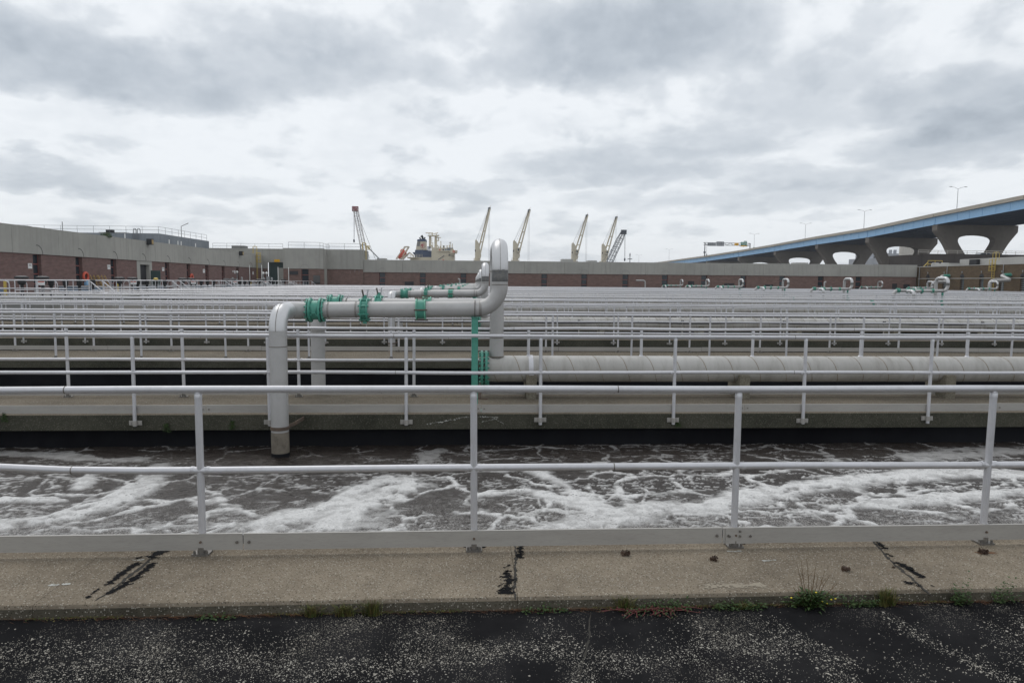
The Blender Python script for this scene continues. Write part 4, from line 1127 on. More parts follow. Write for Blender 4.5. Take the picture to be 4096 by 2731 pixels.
q = at(440, 929, Y=104.); MB().box(q.x - 1.6, q.x + 2.2, 104, 107, hz - .2, q.z).build('roof_housing', 'cap_pale', hB, False)
q = at(437, 922, Y=103.); MB().box(q.x - .5, q.x + .5, 103, 103.5, hz - .2, q.z + .1).build('floodlight_box', 'black_iron', hB, False)
q = at(733, 936, Y=109.); MB().tube([(hx - .6, 109, hz), (hx - .6, 109, hz + 1.7), (hx + .5, 109, hz + 2.2)], .05, 6).build('lamp_arm', 'dark_rail', hB)
# shrub growing on the roof edge
def shrub(name, c, r, n, label, cat, mat, leaf=.12):
    t = thing(name, label, cat, tuple(c)); rr = random.Random(5); mb = MB()
    for i in range(n):
        d = Vector((rr.gauss(0, 1), rr.gauss(0, 1), abs(rr.gauss(0, .8)))).normalized() * r * rr.uniform(.4, 1); p = Vector(c) + d
        a = Vector((rr.uniform(-1, 1), rr.uniform(-1, 1), rr.uniform(-1, 1))).normalized() * leaf; b_ = a.cross(d).normalized() * leaf * .5
        mb.add([p - a, p + b_, p + a, p - b_], [(0, 1, 2, 3)])
    mb.build('foliage', mat, t, False)
    st = MB()
    for i in range(5): st.cyl(Vector(c), Vector(c) + Vector((rr.uniform(-.5, .5) * r, rr.uniform(-.5, .5) * r, r * .8)), .02, .008, 5)
    st.build('stem', 'dry_stalk', t)
q = at(425, 945, X=XA - .15); shrub('roof_shrub', (XA - .15, q.y, ZTA - .1), .55, 420, 'dark green shrub growing on the roof edge of the left building', 'shrub', 'leaf_green', .07)

# brown brick building on the right
XD = 72.6
dB = thing('brown_building', 'brown brick building at the far right with tall arched windows and a pale string course', 'building', (XD, 95, 0))
ZD = 4.80
DW = [105.9, 102.1, 98.2, 94.3, 90.5, 86.9, 83.2, 79.5]
wd = .85; prev = YC + 1.5
for y in DW:
    MB().box(XD, XD + .35, y + wd / 2, prev, -.5, 3.05).build('brick_wall', 'brick_brown', dB, False); prev = y - wd / 2
    f = MB()
    for i in range(12): f.box(XD + .20, XD + .26, y - wd / 2, y + wd / 2, -.3 + i * .28, -.3 + i * .28 + .05)
    w_ = f.build('window', 'elevator_grey', dB, False)
    MB().box(XD + .24, XD + .30, y - wd / 2, y + wd / 2 - .3, -.5, 3.05).build('pane', 'door_green', w_, False)
    MB().prism([(y - (wd / 2 + .02) * math.cos(math.pi * i / 10), 3.06 + (wd / 2 + .02) * math.sin(math.pi * i / 10)) for i in range(11)], XD - .02, XD + .05, 'x').build('arch_head', 'louver_dark', dB, False)
    MB().box(XD - .10, XD - .005, y - .06, y + .06, 3.62, 3.9).build('lamp_bracket', 'galv', dB, False)
MB().box(XD, XD + .35, 70, prev, -.5, 3.05).build('brick_wall', 'brick_brown', dB, False)
MB().box(XD, XD + .35, 70, YC + 1.5, 3.055, ZD - .1).build('upper_wall', 'brick_brown', dB, False)
MB().box(XD - .03, XD - .001, 70, YC - .2, 2.80, 2.90).build('string_course', 'cap_pale', dB, False)
MB().box(XD - .06, XD + .5, 70, YC + 1.5, ZD - .098, ZD).build('coping', 'cap_pale', dB, False)
MB().box(XD + .36, XD + 26, 70, YC + 1.5, -.5, ZD - .3).build('roof', 'plain_grey', dB, False)
for y in (YC - .6, 101.4, 90.2): MB().cyl((XD - .12, y, -.4), (XD - .12, y, ZD - .1), .05, n=8).build('downpipe', 'galv', dB)
MB().box(80, 81, 70, 109, ZD - .3, 6.08).build('penthouse_wall', 'cap_pale', dB, False); MB().box(81.01, 92, 70, 109, ZD - .3, 5.9).build('penthouse_roof', 'plain_grey', dB, False)
q = at(3903, 1048, X=79.9); MB().box(79.4, 79.98, q.y - .8, q.y + .8, q.z - .5, q.z + .4).build('flood_box', 'black_iron', dB, False)
q = at(3815, 1050, X=80.); MB().box(76, 78, 106, 110, ZD - .3, ZD + .55).build('roof_housing', 'cap_pale', dB, False); 
q = at(3970, 1060, X=XD - .05)
cage_ladder('roof_ladder', XD - .01, at(3978, 1090, X=XD).y, -.2, ZD + .5, 'w', 'yellow caged ladder up the brown brick building on the right')
yr_ = MB(); o_ = at(3740, 1056, Y=YC + 8)
yp = thing('roof_platform', 'small yellow stair platform with handrails on the right-hand roof', 'platform', (o_.x, YC + 8, ZD - .4))
for dx_ in (-1.3, 0, 1.3): yr_.cyl((o_.x + dx_, YC + 8, ZD - .4), (o_.x + dx_, YC + 8, ZD + 1.3), .05, n=6)
for z in (.7, 1.3): yr_.cyl((o_.x - 1.3, YC + 8, ZD + z), (o_.x + 1.3, YC + 8, ZD + z), .05, n=6)
yr_.bar((o_.x - 1.3, YC + 8, ZD + 1.0), (o_.x - 2.6, YC + 8, ZD - .3), .1, .1); yr_.build('handrail', 'yellow_paint', yp)
MB().box(o_.x - 1.3, o_.x + 1.3, YC + 8, YC + 9.2, ZD + .15, ZD + .22).build('deck', 'yellow_paint', yp, False)
wr = thing('roof_guard', 'white tubular guard rail on the roof at the right corner', 'railing', (at(3790, 1055, Y=YC + 3).x, YC + 3, ZD - .3))
for pa, pb in ((3727, 3758), (3763, 3800)):
    a = at(pa, 1053, Y=YC + 3); b_ = at(pb, 1053, Y=YC + 3)
    MB().tube(fillet([(a.x, YC + 3, ZD - .3), (a.x, YC + 3, a.z), (b_.x, YC + 3, a.z), (b_.x, YC + 3, ZD - .3)], .2), .05, 6).build('rail', 'lamp_white', wr)

# big ducts bent out of the brown wall
def duct(pts, r, lab, tealp):
    t = thing('wall_duct', lab, 'pipe', tuple(pts[-1]))
    MB().tube(fillet(pts, .5, 6), r, 16).build('pipe', 'pipe_steel', t)
    a, b_ = tealp; MB().cyl(a, b_, r + .03, n=16).build('joint_sleeve', 'teal_paint', t)
    return t
for sgn, pxs in ((0, [(3797, 1102.5), (3761, 1105), (3793, 1128), (3730, 1127)]), (1, [(4044, 1100), (4002, 1102), (4044, 1121), (3960, 1123)])):
    P1 = at(*pxs[1], X=XD - 1.5); P2 = at(*pxs[2], X=XD - 1.5); P3 = at(*pxs[3], Y=P2.y)
    P0 = Vector((XD + .1, P1.y, P1.z + .1)); P4 = Vector((P3.x, P3.y, -.3))
    duct([P0, P1, P2, P3, P4], .22, ['fat grey duct zigzagging out of the brown wall near its corner', 'fat grey duct zigzagging out of the brown wall near the right picture edge'][sgn], (P0.lerp(P1, .12), P0.lerp(P1, .72)))
# thin vent pipes standing on the walkways
def vent(px, ptop, Yv, lab, side=-1, arm=.5, r=.075):
    q = at(px, ptop, Y=Yv); t = thing('vent_pipe', lab, 'pipe', (q.x, Yv, 0))
    MB().tube(fillet([(q.x, Yv, 0), (q.x, Yv, q.z), (q.x + side * arm, Yv, q.z)], .35), r, 10).build('pipe', 'pipe_steel', t)
vent(2581, 1122, 106, 'thin grey vent pipe bent left with a long arm against the brick wall', -1, 1.45, .11)
vent(1839, 1116, 104.5, 'short curved grey vent pipe before the brick wall, left of the gooseneck line', -1, .28, .10)
vent(3298, 1128, 92, 'short grey curved vent pipe behind the right gooseneck line', 1, .22, .10)
# ------------------------------------------------------------------ raised platform on the left with valves and stairs
PZ = .6
struct(MB().box(XA, XL, 14, YC + 8, -3.1, PZ).build('raised_platform', 'plain_grey', None, False))
def rail_run(pts, lab, z=PZ, grp='white guard rails on the raised platform'):
    pts = [Vector(p) for p in pts]; c = pts[0].lerp(pts[-1], .5)
    t = thing('guard_rail', lab, 'handrail', (c.x, c.y, z), grp)
    tr = MB(); md = MB(); po = MB()
    for p, q in zip(pts[:-1], pts[1:]):
        tr.cyl(p + Vector((0, 0, 1.07)), q + Vector((0, 0, 1.07)), .027, n=8); md.cyl(p + Vector((0, 0, .55)), q + Vector((0, 0, .55)), .025, n=8)
        n = max(1, round((q - p).length / 1.8))
        for i in range(n + 1): c = p.lerp(q, i / n); po.cyl(c, c + Vector((0, 0, 1.07)), .025, n=8)
    tr.build('top_rail', 'rail_metal', t); md.build('mid_rail', 'rail_metal', t); po.build('post', 'rail_metal', t, kind='stuff')
ws = [k for k in range(8, NW + 1, 2)]
for i, k in enumerate(ws):
    y0, y1 = wy(k) - .04, wy(k) + 1.46
    yp0 = wy(k - 2) + 1.5 if i else 38.0
    rail_run([(XL - .06, yp0, PZ), (XL - .06, y0 - .05, PZ)], f"white guard rail on the platform edge before the {ORD[i + 1]} stair")
    rail_run([(XA + 1.0, y0 - .9, PZ), (XL - 1.0, y0 - .9, PZ)], f"white cross rail on the left platform level with the {ORD[i + 1]} stair")
    st = thing('platform_stair', f"short white-railed stair from the left platform down to a walkway, {ORD[i + 1]} nearest", 'stairs', (XL + .4, y0 + .75, 0), 'stairs from platform to walkways')
    for j in range(3): MB().box(XL + .25 * j, XL + .25 * (j + 1) - .003, y0 + .06, y1 - .06, .001, PZ - .15 * (j + 1)).build('step', 'plain_grey', st, False)
    for yy in (y0, y1):
        MB().tube([(XL - .1, yy, PZ + 1.0), (XL, yy, PZ + .98), (XL + .80, yy, 1.0 - .12), (XL + 1.0, yy, .86)], .034, 8).build('stair_rail', 'rail_metal', st)
        MB().cyl((XL + .02, yy, PZ), (XL + .02, yy, PZ + 1.0), .03, n=8).build('post', 'rail_metal', st)
        MB().cyl((XL + .78, yy, 0), (XL + .78, yy, .92), .03, n=8).build('post', 'rail_metal', st)
XV = -28.6
def valve_op(x, y, wide, lab, yellow=False):
    t = thing('valve_operator', lab, 'valve operator', (x, y, PZ), 'black valve operators on the platform')
    MB().tube([(x, y, PZ), (x, y, PZ + .85)], .095, 10).build('stand', 'black_iron', t)
    if wide:
        MB().sph((x, y, PZ + .92), .24, 12, 8, (1, 1, .8)).build('gearbox', 'black_iron', t)
        MB().tube([(x, y, PZ + 1.14), (x, y, PZ + 1.18), (x, y, PZ + 1.27), (x, y, PZ + 1.33)], [.34, .40, .40, .22], 16).build('hood', 'black_iron', t)
    else:
        MB().tube([(x, y, PZ + .62), (x, y, PZ + .75), (x, y, PZ + 1.05), (x, y, PZ + 1.10)], [.10, .17, .19, .14], 12).build('gearbox', 'black_iron', t)
        if yellow: MB().tube([(x, y, PZ + 1.11), (x, y, PZ + 1.26), (x, y, PZ + 1.32)], [.20, .19, .08], 12).build('cap', 'yellow_paint', t)
n_v = 0
for p in range(6):
    for d, wide in ((45.1, 1), (47.2, 1), (48.1, 0), (49.75, 0), (51.45, 0), (53.2, 0)):
        n_v += 1; y = d + 12 * p
        if y > 108: continue
        valve_op(XV, y, wide, (f"black valve operator with a wide hood on the left platform, number {n_v} along the row" if wide else f"slim black valve operator on the left platform, number {n_v} along the row").replace('number ' + str(n_v), (ORD + ['nineteenth', 'twentieth'] + ['twenty-' + o for o in ORD[1:10]] + ['thirtieth'] + ['thirty-' + o for o in ORD[1:8]])[n_v]), p == 1 and d == 51.45)
for p in range(6):                       # hooped guards round the gate openings, gear boxes and troughs
    for j, d in enumerate((45.0, 46.7, 48.2, 50.0)):
        y = d + 12 * p
        if y > 108: continue
        t = thing('hoop_guard', f"white round-cornered hoop rail on the left platform, {['first','second','third','fourth'][j]} of the {ORD[p + 1]} cluster", 'guard', (XV - 1.4, y, PZ), 'hoop guards on the platform')
        MB().tube(fillet([(XV - 2.1, y, PZ), (XV - 2.1, y, PZ + 1.02), (XV - .7, y, PZ + 1.02), (XV - .7, y, PZ)], .28), .028, 8).build('hoop', 'rail_metal', t)
        MB().cyl((XV - 2.1, y, PZ + .5), (XV - .7, y, PZ + .5), .025, n=8).build('bar', 'rail_metal', t)
    y = 45.6 + 12 * p
    if y < 106:
        t = thing('warning_board', f"small white board with a red header hung on the rails of the {ORD[p + 1]} valve cluster", 'sign', (XV + .9, y, PZ + .8), 'boards on the platform rails')
        MB().box(XV + .6, XV + 1.1, y, y + .02, PZ + .74, PZ + 1.0).build('board', 'sign_white', t, False); MB().box(XV + .63, XV + 1.07, y - .006, y - .001, PZ + .93, PZ + .985).build('header', 'orange_red', t, False)
        t = thing('gear_trough', f"blue-grey steel equipment trough on the platform floor beside the {ORD[p + 1]} valve cluster", 'equipment', (XV - 3.6, y + 1, PZ), 'equipment troughs on the platform')
        MB().box(XV - 5.4, XV - 2.4, y + .6, y + 1.5, PZ + .12, PZ + .52).build('body', 'blue_gear', t, False); MB().box(XV - 5.45, XV - 2.35, y + .55, y + 1.55, PZ + .522, PZ + .58).build('lid', 'galv', t, False)
        for xx in (-5.2, -2.7): MB().box(XV + xx, XV + xx + .12, y + .7, y + 1.4, PZ, PZ + .118).build('leg', 'black_iron', t, False)
# yellow bollards
for i, px in enumerate((20, 470, 1003)):
    q = at(px, 1140, Y=(46, 57, 100)[i]); t = thing('bollard', ['yellow pipe bollard at the left picture edge', 'yellow bollard on the platform near the leaning pallets', 'yellow bollard far back by the white poles'][i], 'bollard', (q.x, q.y, PZ))
    MB().tube([(q.x, q.y, PZ), (q.x, q.y, PZ + 1.0), (q.x, q.y, PZ + 1.06)], [.085, .085, .03], 10).build('post', 'yellow_paint', t)
# life rings on the wall with blue bag of rope
for px, py, lab in ((343, 1107, 'orange life ring on the wall by the leaning pallets, nearest of the two'), (767, 1109, 'far orange life ring on the left brick wall')):
    q = at(px, py, X=XA + .12); t = thing('life_ring', lab, 'life ring', (XA + .12, q.y, q.z))
    MB().ring((XA + .12, q.y, q.z), (1, 0, 0), .36, .11, 24, 8).build('ring', 'orange_red', t)
    MB().box(XA + .05, XA + .25, q.y - .15, q.y + .15, q.z - .75, q.z - .32).build('rope_bag', 'bridge_blue', t, False)
    MB().box(XA + .004, XA + .05, q.y - .06, q.y + .06, q.z - .1, q.z + .42).build('bracket', 'black_iron', t, False)
# pallets leaning on the wall
for i, (px, ln) in enumerate(((392, 0), (408, .35))):
    q = at(px, 1110, X=XA + .5); t = thing('wooden_pallet', ['wooden pallet leaning on the left brick wall', 'second wooden pallet leaning in front of the first'][i], 'pallet', (XA + .3 + ln, q.y, PZ))
    def lean(y, s): return (XA + .16 + ln + (1.5 - s) * .35, y, PZ + s)
    for j in range(7):
        s = .1 + j * .21; MB().bar(lean(q.y - .6, s), lean(q.y + .6, s), .10, .022).build('slat', 'pallet_wood', t, False)
    for yy in (-.55, 0, .55): MB().bar((XA + .10 + ln + .52, q.y + yy, PZ), (XA + .10 + ln, q.y + yy, PZ + 1.5), .05, .09).build('bearer', 'pallet_wood', t, False)
# poles and globe lamps
for i, (px, pt_) in enumerate(((998, 1060), (1046, 1060), (1112, 1068), (1154, 1069))):
    q = at(px, pt_, Y=104); t = thing('white_pole', f"thin white pole rising behind the platform rails, {ORD[i + 1]} of four from the left", 'pole', (q.x, 104, PZ), 'white poles by the corner building')
    MB().tube([(q.x, 104, PZ), (q.x, 104, q.z)], .05, 8).build('pole', 'lamp_white', t)
for i, (px, pt_) in enumerate(((929, 1086), (948, 1088), (1053, 1092.5), (1066, 1092.5))):
    q = at(px, pt_, Y=102); t = thing('globe_lamp', f"white globe lamp on a slim post behind the platform, {ORD[i + 1]} of four from the left", 'lamp', (q.x, 102, PZ), 'globe lamps by the corner building')
    MB().cyl((q.x, 102, PZ), (q.x, 102, q.z), .05, n=8).build('post', 'black_iron' if i in (0,) else 'galv', t); MB().sph((q.x, 102, q.z), .18, 10, 8).build('globe', 'lamp_white', t)
for i, (px, wpx, ptop) in enumerate(((1071, 11, 1106), (1055, 6, 1110), (1087, 6, 1110), (930, 6, 1109), (967, 6, 1108), (945, 8, 1115))):
    q = at(px, ptop, Y=100); w = wpx * 100 / F_PX / 2; t = thing('control_box', ['tall galvanised control cabinet on the far part of the platform', 'small grey motor left of the galvanised cabinet', 'small grey motor right of the galvanised cabinet', 'grey round motor beneath the leftmost globe lamp', 'grey motor alone before the left building end', 'low blue-grey motor beside the second globe lamp'][i], 'equipment', (q.x, 100, PZ))
    if i == 0:
        for s in (-1, 0): MB().box(q.x + s * w, q.x + (s + 1) * w - .01, 100, 100.4, PZ, q.z).build('cabinet_door', 'galv', t, False)
    else:
        MB().tube([(q.x, 100, PZ + .4), (q.x, 100, PZ + .5), (q.x, 100, q.z - .06), (q.x, 100, q.z)], [w * .7, w * 1.2, w * 1.2, w * .6], 12).build('motor', 'galv', t); MB().cyl((q.x, 100, PZ), (q.x, 100, PZ + .42), w * .5, n=8).build('stand', 'galv', t)

# ------------------------------------------------------------------ high bridge on the right
BP = [(4380, 716, 160), (4096, 780, 185), (3735, 854, 225), (3465, 912, 268), (3263, 946, 320), (3096, 977, 368), (2951, 1002, 415), (2824, 1022, 462), (2735, 1034, 510), (2640, 1047.5, 575), (2540, 1058, 660), (2460, 1066, 780)]
bpts = [at(px, py, Y=d) for px, py, d in BP]; bpts[-1].z = max(bpts[-1].z, 8)
BW = 30.0
br = thing('highway_bridge', 'high road bridge climbing to the right, light blue girder on curved concrete piers', 'bridge', (bpts[2].x + 15, bpts[2].y, 0))
def ribbon(pts, x0, x1, z0, z1, name, mat, parent=br):
    vs = []; fs = []
    for p in pts: vs += [(p.x + x0, p.y, p.z + z0), (p.x + x1, p.y, p.z + z0), (p.x + x1, p.y, p.z + z1), (p.x + x0, p.y, p.z + z1)]
    for i in range(len(pts) - 1):
        for j in range(4): fs.append((i * 4 + j, i * 4 + (j + 1) % 4, i * 4 + 4 + (j + 1) % 4, i * 4 + 4 + j))
    fs += [(3, 2, 1, 0), tuple((len(pts) - 1) * 4 + j for j in range(4))]
    return MB().add(vs, fs).build(name, mat, parent, False)
for i in range(len(bpts) - 1):          # parapet in lengths, with an open joint at each pier
    a, c = bpts[i].copy(), bpts[i + 1].copy(); dlt = (c - a).normalized() * .15
    ribbon([a + dlt, c - dlt], 0, .45, -.95, 0, 'parapet', 'bridge_parapet'); 
    ribbon([a + dlt, c - dlt], BW - .45, BW, -.95, 0, 'parapet', 'bridge_parapet')
ribbon(bpts, -.15, BW + .1, -1.15, -.955, 'deck_slab', 'bridge_parapet')
ribbon(bpts, .55, .75, -3.75, -1.152, 'girder', 'bridge_blue')
for i in range(1, 7): ribbon(bpts, .55 + i * 4.75, .75 + i * 4.75, -3.6, -1.153, 'girder', 'bridge_shaded')
ribbon(bpts, .40, .549, -3.80, -3.66, 'girder_flange', 'bridge_blue')
sf = MB()
for i in range(len(bpts) - 1):
    a, c = bpts[i], bpts[i + 1]; n = 7
    for j in range(n):
        p = a.lerp(c, j / n); w_ = .22 if j == 0 else .07
        sf.box(p.x + .38 if j == 0 else p.x + .47, p.x + .547, p.y - w_, p.y + w_, p.z - 3.6, p.z - 1.16)
sf.build('stiffener', 'bridge_blue', br, False, kind='stuff')
for i in range(1, len(bpts) - 3):
    a, c = bpts[i], bpts[i + 1]
    for j in range(1, 5):
        p = a.lerp(c, j / 5); cf = MB().box(p.x + .8, p.x + BW - 1, p.y - .1, p.y + .1, p.z - 2.9, p.z - 2.6); cf.build('cross_frame', 'bridge_shaded', br, False)
# curved twin-leg piers
def pier(p):
    zt = p.z - 3.82; x = p.x; W = 28.5
    # traced proportions: outer edge and arch
    def smooth(pts, n):
        out = []
        P_ = [pts[0]] + pts + [pts[-1]]
        for i in range(1, len(P_) - 2):
            for k in range(n):
                t = k / n; a, b_, c, d = [Vector(q) for q in P_[i - 1:i + 3]]
                out.append(tuple(.5 * (2 * b_ + (c - a) * t + (2 * a - 5 * b_ + 4 * c - d) * t * t + (3 * b_ - a - 3 * c + d) * t ** 3)))
        out.append(pts[-1]); return out
    u = W / 995.0
    ext = (zt + 3.5) / u - 430                              # legs run on down to the ground
    outer_l = [(255, 430), (185, 320), (130, 225), (60, 135), (0, 72)]
    outer_r = [(995, 78), (915, 175), (860, 255), (805, 355), (775, 430)]
    inner = [(400, 430), (360, 340), (305, 265), (266, 200), (268, 160), (300, 138), (390, 122), (500, 116), (600, 122), (680, 138), (718, 165), (720, 195), (700, 240), (655, 320), (620, 430)]
    def T(q): return (x + .6 + q[0] * u, zt - q[1] * u)
    ol = smooth(outer_l, 4); orr = smooth(outer_r, 4); inn = smooth(inner, 4)
    out = [T((275, 430 + ext))] + [T(q) for q in ol] + [T((0, 0)), T((995, 0))] + [T(q) for q in orr] + [T((760, 430 + ext))]
    inl = [T((425, 430 + ext))] + [T(q) for q in inn] + [T((600, 430 + ext))]
    def resample(pl, n, marks=None):
        L = [0]; 
        for a, b_ in zip(pl[:-1], pl[1:]): L.append(L[-1] + math.hypot(a[0] - b_[0], a[1] - b_[1]))
        r = []
        for i in range(n):
            s = L[-1] * i / (n - 1); j = max(k for k in range(len(L)) if L[k] <= s + 1e-9); j = min(j, len(pl) - 2); t = (s - L[j]) / max(1e-9, L[j + 1] - L[j])
            r.append((pl[j][0] + (pl[j + 1][0] - pl[j][0]) * t, pl[j][1] + (pl[j + 1][1] - pl[j][1]) * t))
        return r
    # split at the top corners so the strip stays regular: left leg, cross beam, right leg
    iL = len(ol) + 1; oL = out[:iL + 1]; oM = [out[iL], out[iL + 1]]; oR = out[iL + 1:]
    top = T((500, 116)); jm0 = min(range(len(inl)), key=lambda j: abs(inl[j][0] - T((300, 138))[0]) + abs(inl[j][1] - T((300, 138))[1]))
    jm1 = min(range(len(inl)), key=lambda j: abs(inl[j][0] - T((680, 138))[0]) + abs(inl[j][1] - T((680, 138))[1]))
    O = resample(oL, 60)[:-1] + resample(oM, 14)[:-1] + resample(oR, 60)
    I = resample(inl[:jm0 + 1], 60)[:-1] + resample(inl[jm0:jm1 + 1], 14)[:-1] + resample(inl[jm1:], 60)
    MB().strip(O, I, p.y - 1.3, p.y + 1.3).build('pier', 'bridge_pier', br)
    bb = MB()
    for i in range(7): bb.box(x + .3 + i * 4.7, x + .95 + i * 4.7, p.y - .4, p.y + .4, zt + .002, zt + .12)
    bb.build('bearing', 'bridge_shaded', br, False, kind='stuff')
for i in range(2, 9): pier(bpts[i])
def on_bridge(d):
    for a, c in zip(bpts[:-1], bpts[1:]):
        if a.y <= d <= c.y: return a.lerp(c, (d - a.y) / (c.y - a.y))
    return bpts[-1]
# twin-arm street lamps along the median
LAMP = [(3833, 748, 'on the bridge nearest the right picture edge'), (3459, 840, 'on the bridge over the second pier from the right'), (3223, 893, 'on the bridge midway between the sign gantry and the second pier'), (3018, 934, 'on the bridge just right of the sign gantry'), (2677, 996, 'at the low end of the bridge left of the sign gantry'), (2556, 1019, 'farthest left, beyond where the bridge dips behind the roof')]
lm = None
for px, pt_, txt in LAMP:
    best = min(range(170, 900, 2), key=lambda d: abs(at(px, pt_, Y=d).x - (on_bridge(d).x + BW * .5)))
    q = at(px, pt_, Y=best); zb = on_bridge(best).z - 1.1; h = 11.5 * 1.0
    q.z = max(q.z, zb + 4)
    t = thing('street_lamp', f"twin-armed street lamp {txt}", 'street lamp', (q.x, best, zb), 'street lamps on the bridge')
    MB().tube([(q.x, best, zb), (q.x, best, q.z - .7)], [.11, .07], 8).build('pole', 'wire_grey', t)
    for s in (-1, 1):
        ar = MB().tube([(q.x, best, q.z - .75), (q.x + s * 1.2, best, q.z - .2), (q.x + s * 2.3, best, q.z)], [.055, .05, .04], 6).build('arm', 'wire_grey', t)
        MB().box(q.x + s * 2.2 - .1, q.x + s * 3.4 if s > 0 else q.x - 2.2 + .1, best - .18, best + .18, q.z - .04, q.z + .12) if False else MB().tube([(q.x + s * 2.2, best, q.z + .0), (q.x + s * 2.5, best, q.z + .06), (q.x + s * 3.3, best, q.z + .02)], [.07, .13, .07], 8).build('lamp_head', 'wire_grey', t)
# sign gantry across the bridge
YG = 462.0
gt = thing('sign_gantry', 'steel truss sign gantry over the bridge with a green board and yellow plate', 'sign gantry', (at(2818, 1020, Y=YG).x, YG, on_bridge(YG).z))
u_ = YG / F_PX
def GP(cx, cy): return at(2760 + cx / 7.84, 900 + cy / 7.84, Y=YG)
a, c = GP(470, 550), GP(1885, 578); zb = on_bridge(YG).z - .6
MB().cyl((a.x, YG, zb), (a.x, YG, a.z + .1), .36, .30, 10).build('post', 'crane_dark', gt)
MB().cyl((c.x, YG, zb), (c.x, YG, c.z + .1), .36, .30, 10).build('post', 'crane_dark', gt)
tr = MB(); zA, zA2 = GP(470, 552).z, GP(470, 625).z; zB_, zB2 = GP(1900, 580).z, GP(1900, 650).z
x0_, x1_ = GP(450, 0).x, GP(1910, 0).x
for yo in (-.6, .6):
    tr.cyl((x0_, YG + yo, zA), (x1_, YG + yo, zB_), .16, n=6); tr.cyl((x0_, YG + yo, zA2), (x1_, YG + yo, zB2), .16, n=6)
    for i in range(14):
        f0, f1 = i / 14, (i + 1) / 14
        p0 = Vector((x0_ + (x1_ - x0_) * f0, YG + yo, (zA2 + (zB2 - zA2) * f0) if i % 2 else (zA + (zB_ - zA) * f0)))
        p1 = Vector((x0_ + (x1_ - x0_) * f1, YG + yo, (zA + (zB_ - zA) * f1) if i % 2 else (zA2 + (zB2 - zA2) * f1))); tr.cyl(p0, p1, .09, n=5)
tr.build('truss', 'wire_grey', gt)
bx = GP(462, 858); MB().box(bx.x - 1.0, bx.x + .4, YG - .9, YG - .4, GP(462, 885).z, GP(462, 832).z).build('control_box', 'crane_dark', gt, False)
def panel(cx0, cy0, cx1, cy1, mat, name='sign_board', lab=None):
    p, q = GP(cx0, cy0), GP(cx1, cy1)
    b_ = MB().box(p.x, q.x, YG - .95, YG - .80, q.z, p.z).build(name, mat, gt, False, label=lab); return p, q, b_
for q_ in ((538, 552, 795, 662), (818, 522, 1047, 666)):
    p, q, b_ = panel(*q_, 'sign_back', lab='grey back of a sign board')
    fr = MB()
    for i in range(4): x = p.x + (q.x - p.x) * (.1 + .27 * i); fr.box(x - .12, x + .12, YG - 1.05, YG - .951, q.z, p.z)
    for z in (.12, .5, .88): zz = q.z + (p.z - q.z) * z; fr.box(p.x, q.x, YG - 1.03, YG - .951, zz - .08, zz + .08)
    fr.build('back_frame', 'crane_dark', b_, False)
p, q, b_ = panel(1382, 562, 1505, 645, 'sign_yellow', lab='small yellow plate with black print')
def words_on(b_, s, cx, cy, size, mat):
    me = text_mesh(s, size, mat); o = put('lettering', me, b_, (GP(cx, cy).x, YG - .955, GP(cx, cy).z), (math.pi / 2, 0, 0)); return o
for cy_, hw_ in ((578, 38), (606, 28), (630, 20)): MB().box(GP(1443 - hw_, cy_).x, GP(1443 + hw_, cy_).x, YG - .957, YG - .952, GP(0, cy_ + 4).z, GP(0, cy_ - 4).z).build('print_line', 'print_black', b_, False)
p, q, b_ = panel(1576, 536, 1767, 640, 'sign_green', lab='green destination board')
words_on(b_, 'Port of', 1672, 558, 1.0, 'print_white'); words_on(b_, 'Milwaukee', 1672, 592, 1.0, 'print_white'); words_on(b_, '1 MILE', 1672, 622, .6, 'print_white')
p, q, b_ = panel(1676, 503, 1769, 534, 'sign_green', lab='small green exit tab'); words_on(b_, 'EXIT', 1722, 519, .9, 'print_white')
p, q, b_ = panel(1572, 642, 1769, 680, 'sign_yellow', lab='yellow exit strip'); words_on(b_, 'EXIT     ONLY', 1670, 661, 1.0, 'print_black')
ar = MB().prism([(GP(1655, 652).x, GP(0, 655).z), (GP(1685, 652).x, GP(0, 655).z), (GP(1670, 675).x, GP(0, 675).z)], YG - .957, YG - .952); ar.build('arrow', 'print_black', b_, False)
q = at(3017, 992, Y=440); t = thing('road_sign', 'small green road sign on the bridge at the foot of a street lamp', 'sign', (q.x, 440, q.z - 1)); MB().box(q.x - .7, q.x + .7, 440, 440.08, q.z - .4, q.z + .45).build('board', 'sign_green', t, False); MB().box(q.x - .06, q.x + .06, 440.09, 440.2, q.z - 2.2, q.z + .4).build('post', 'wire_grey', t, False)
q = at(2827, 985, Y=455); t = thing('camera_pole', 'thin pole with a small white box beside the left gantry post', 'pole', (q.x, 455, q.z - 6)); MB().cyl((q.x, 455, on_bridge(455).z - .5), (q.x, 455, at(2827, 975, Y=455).z), .10, n=6).build('pole', 'galv', t); zz = at(2827, 1019, Y=455).z; MB().box(q.x - .4, q.x + .4, 454.5, 455.2, zz - .3, zz + .4).build('box', 'galv', t, False)

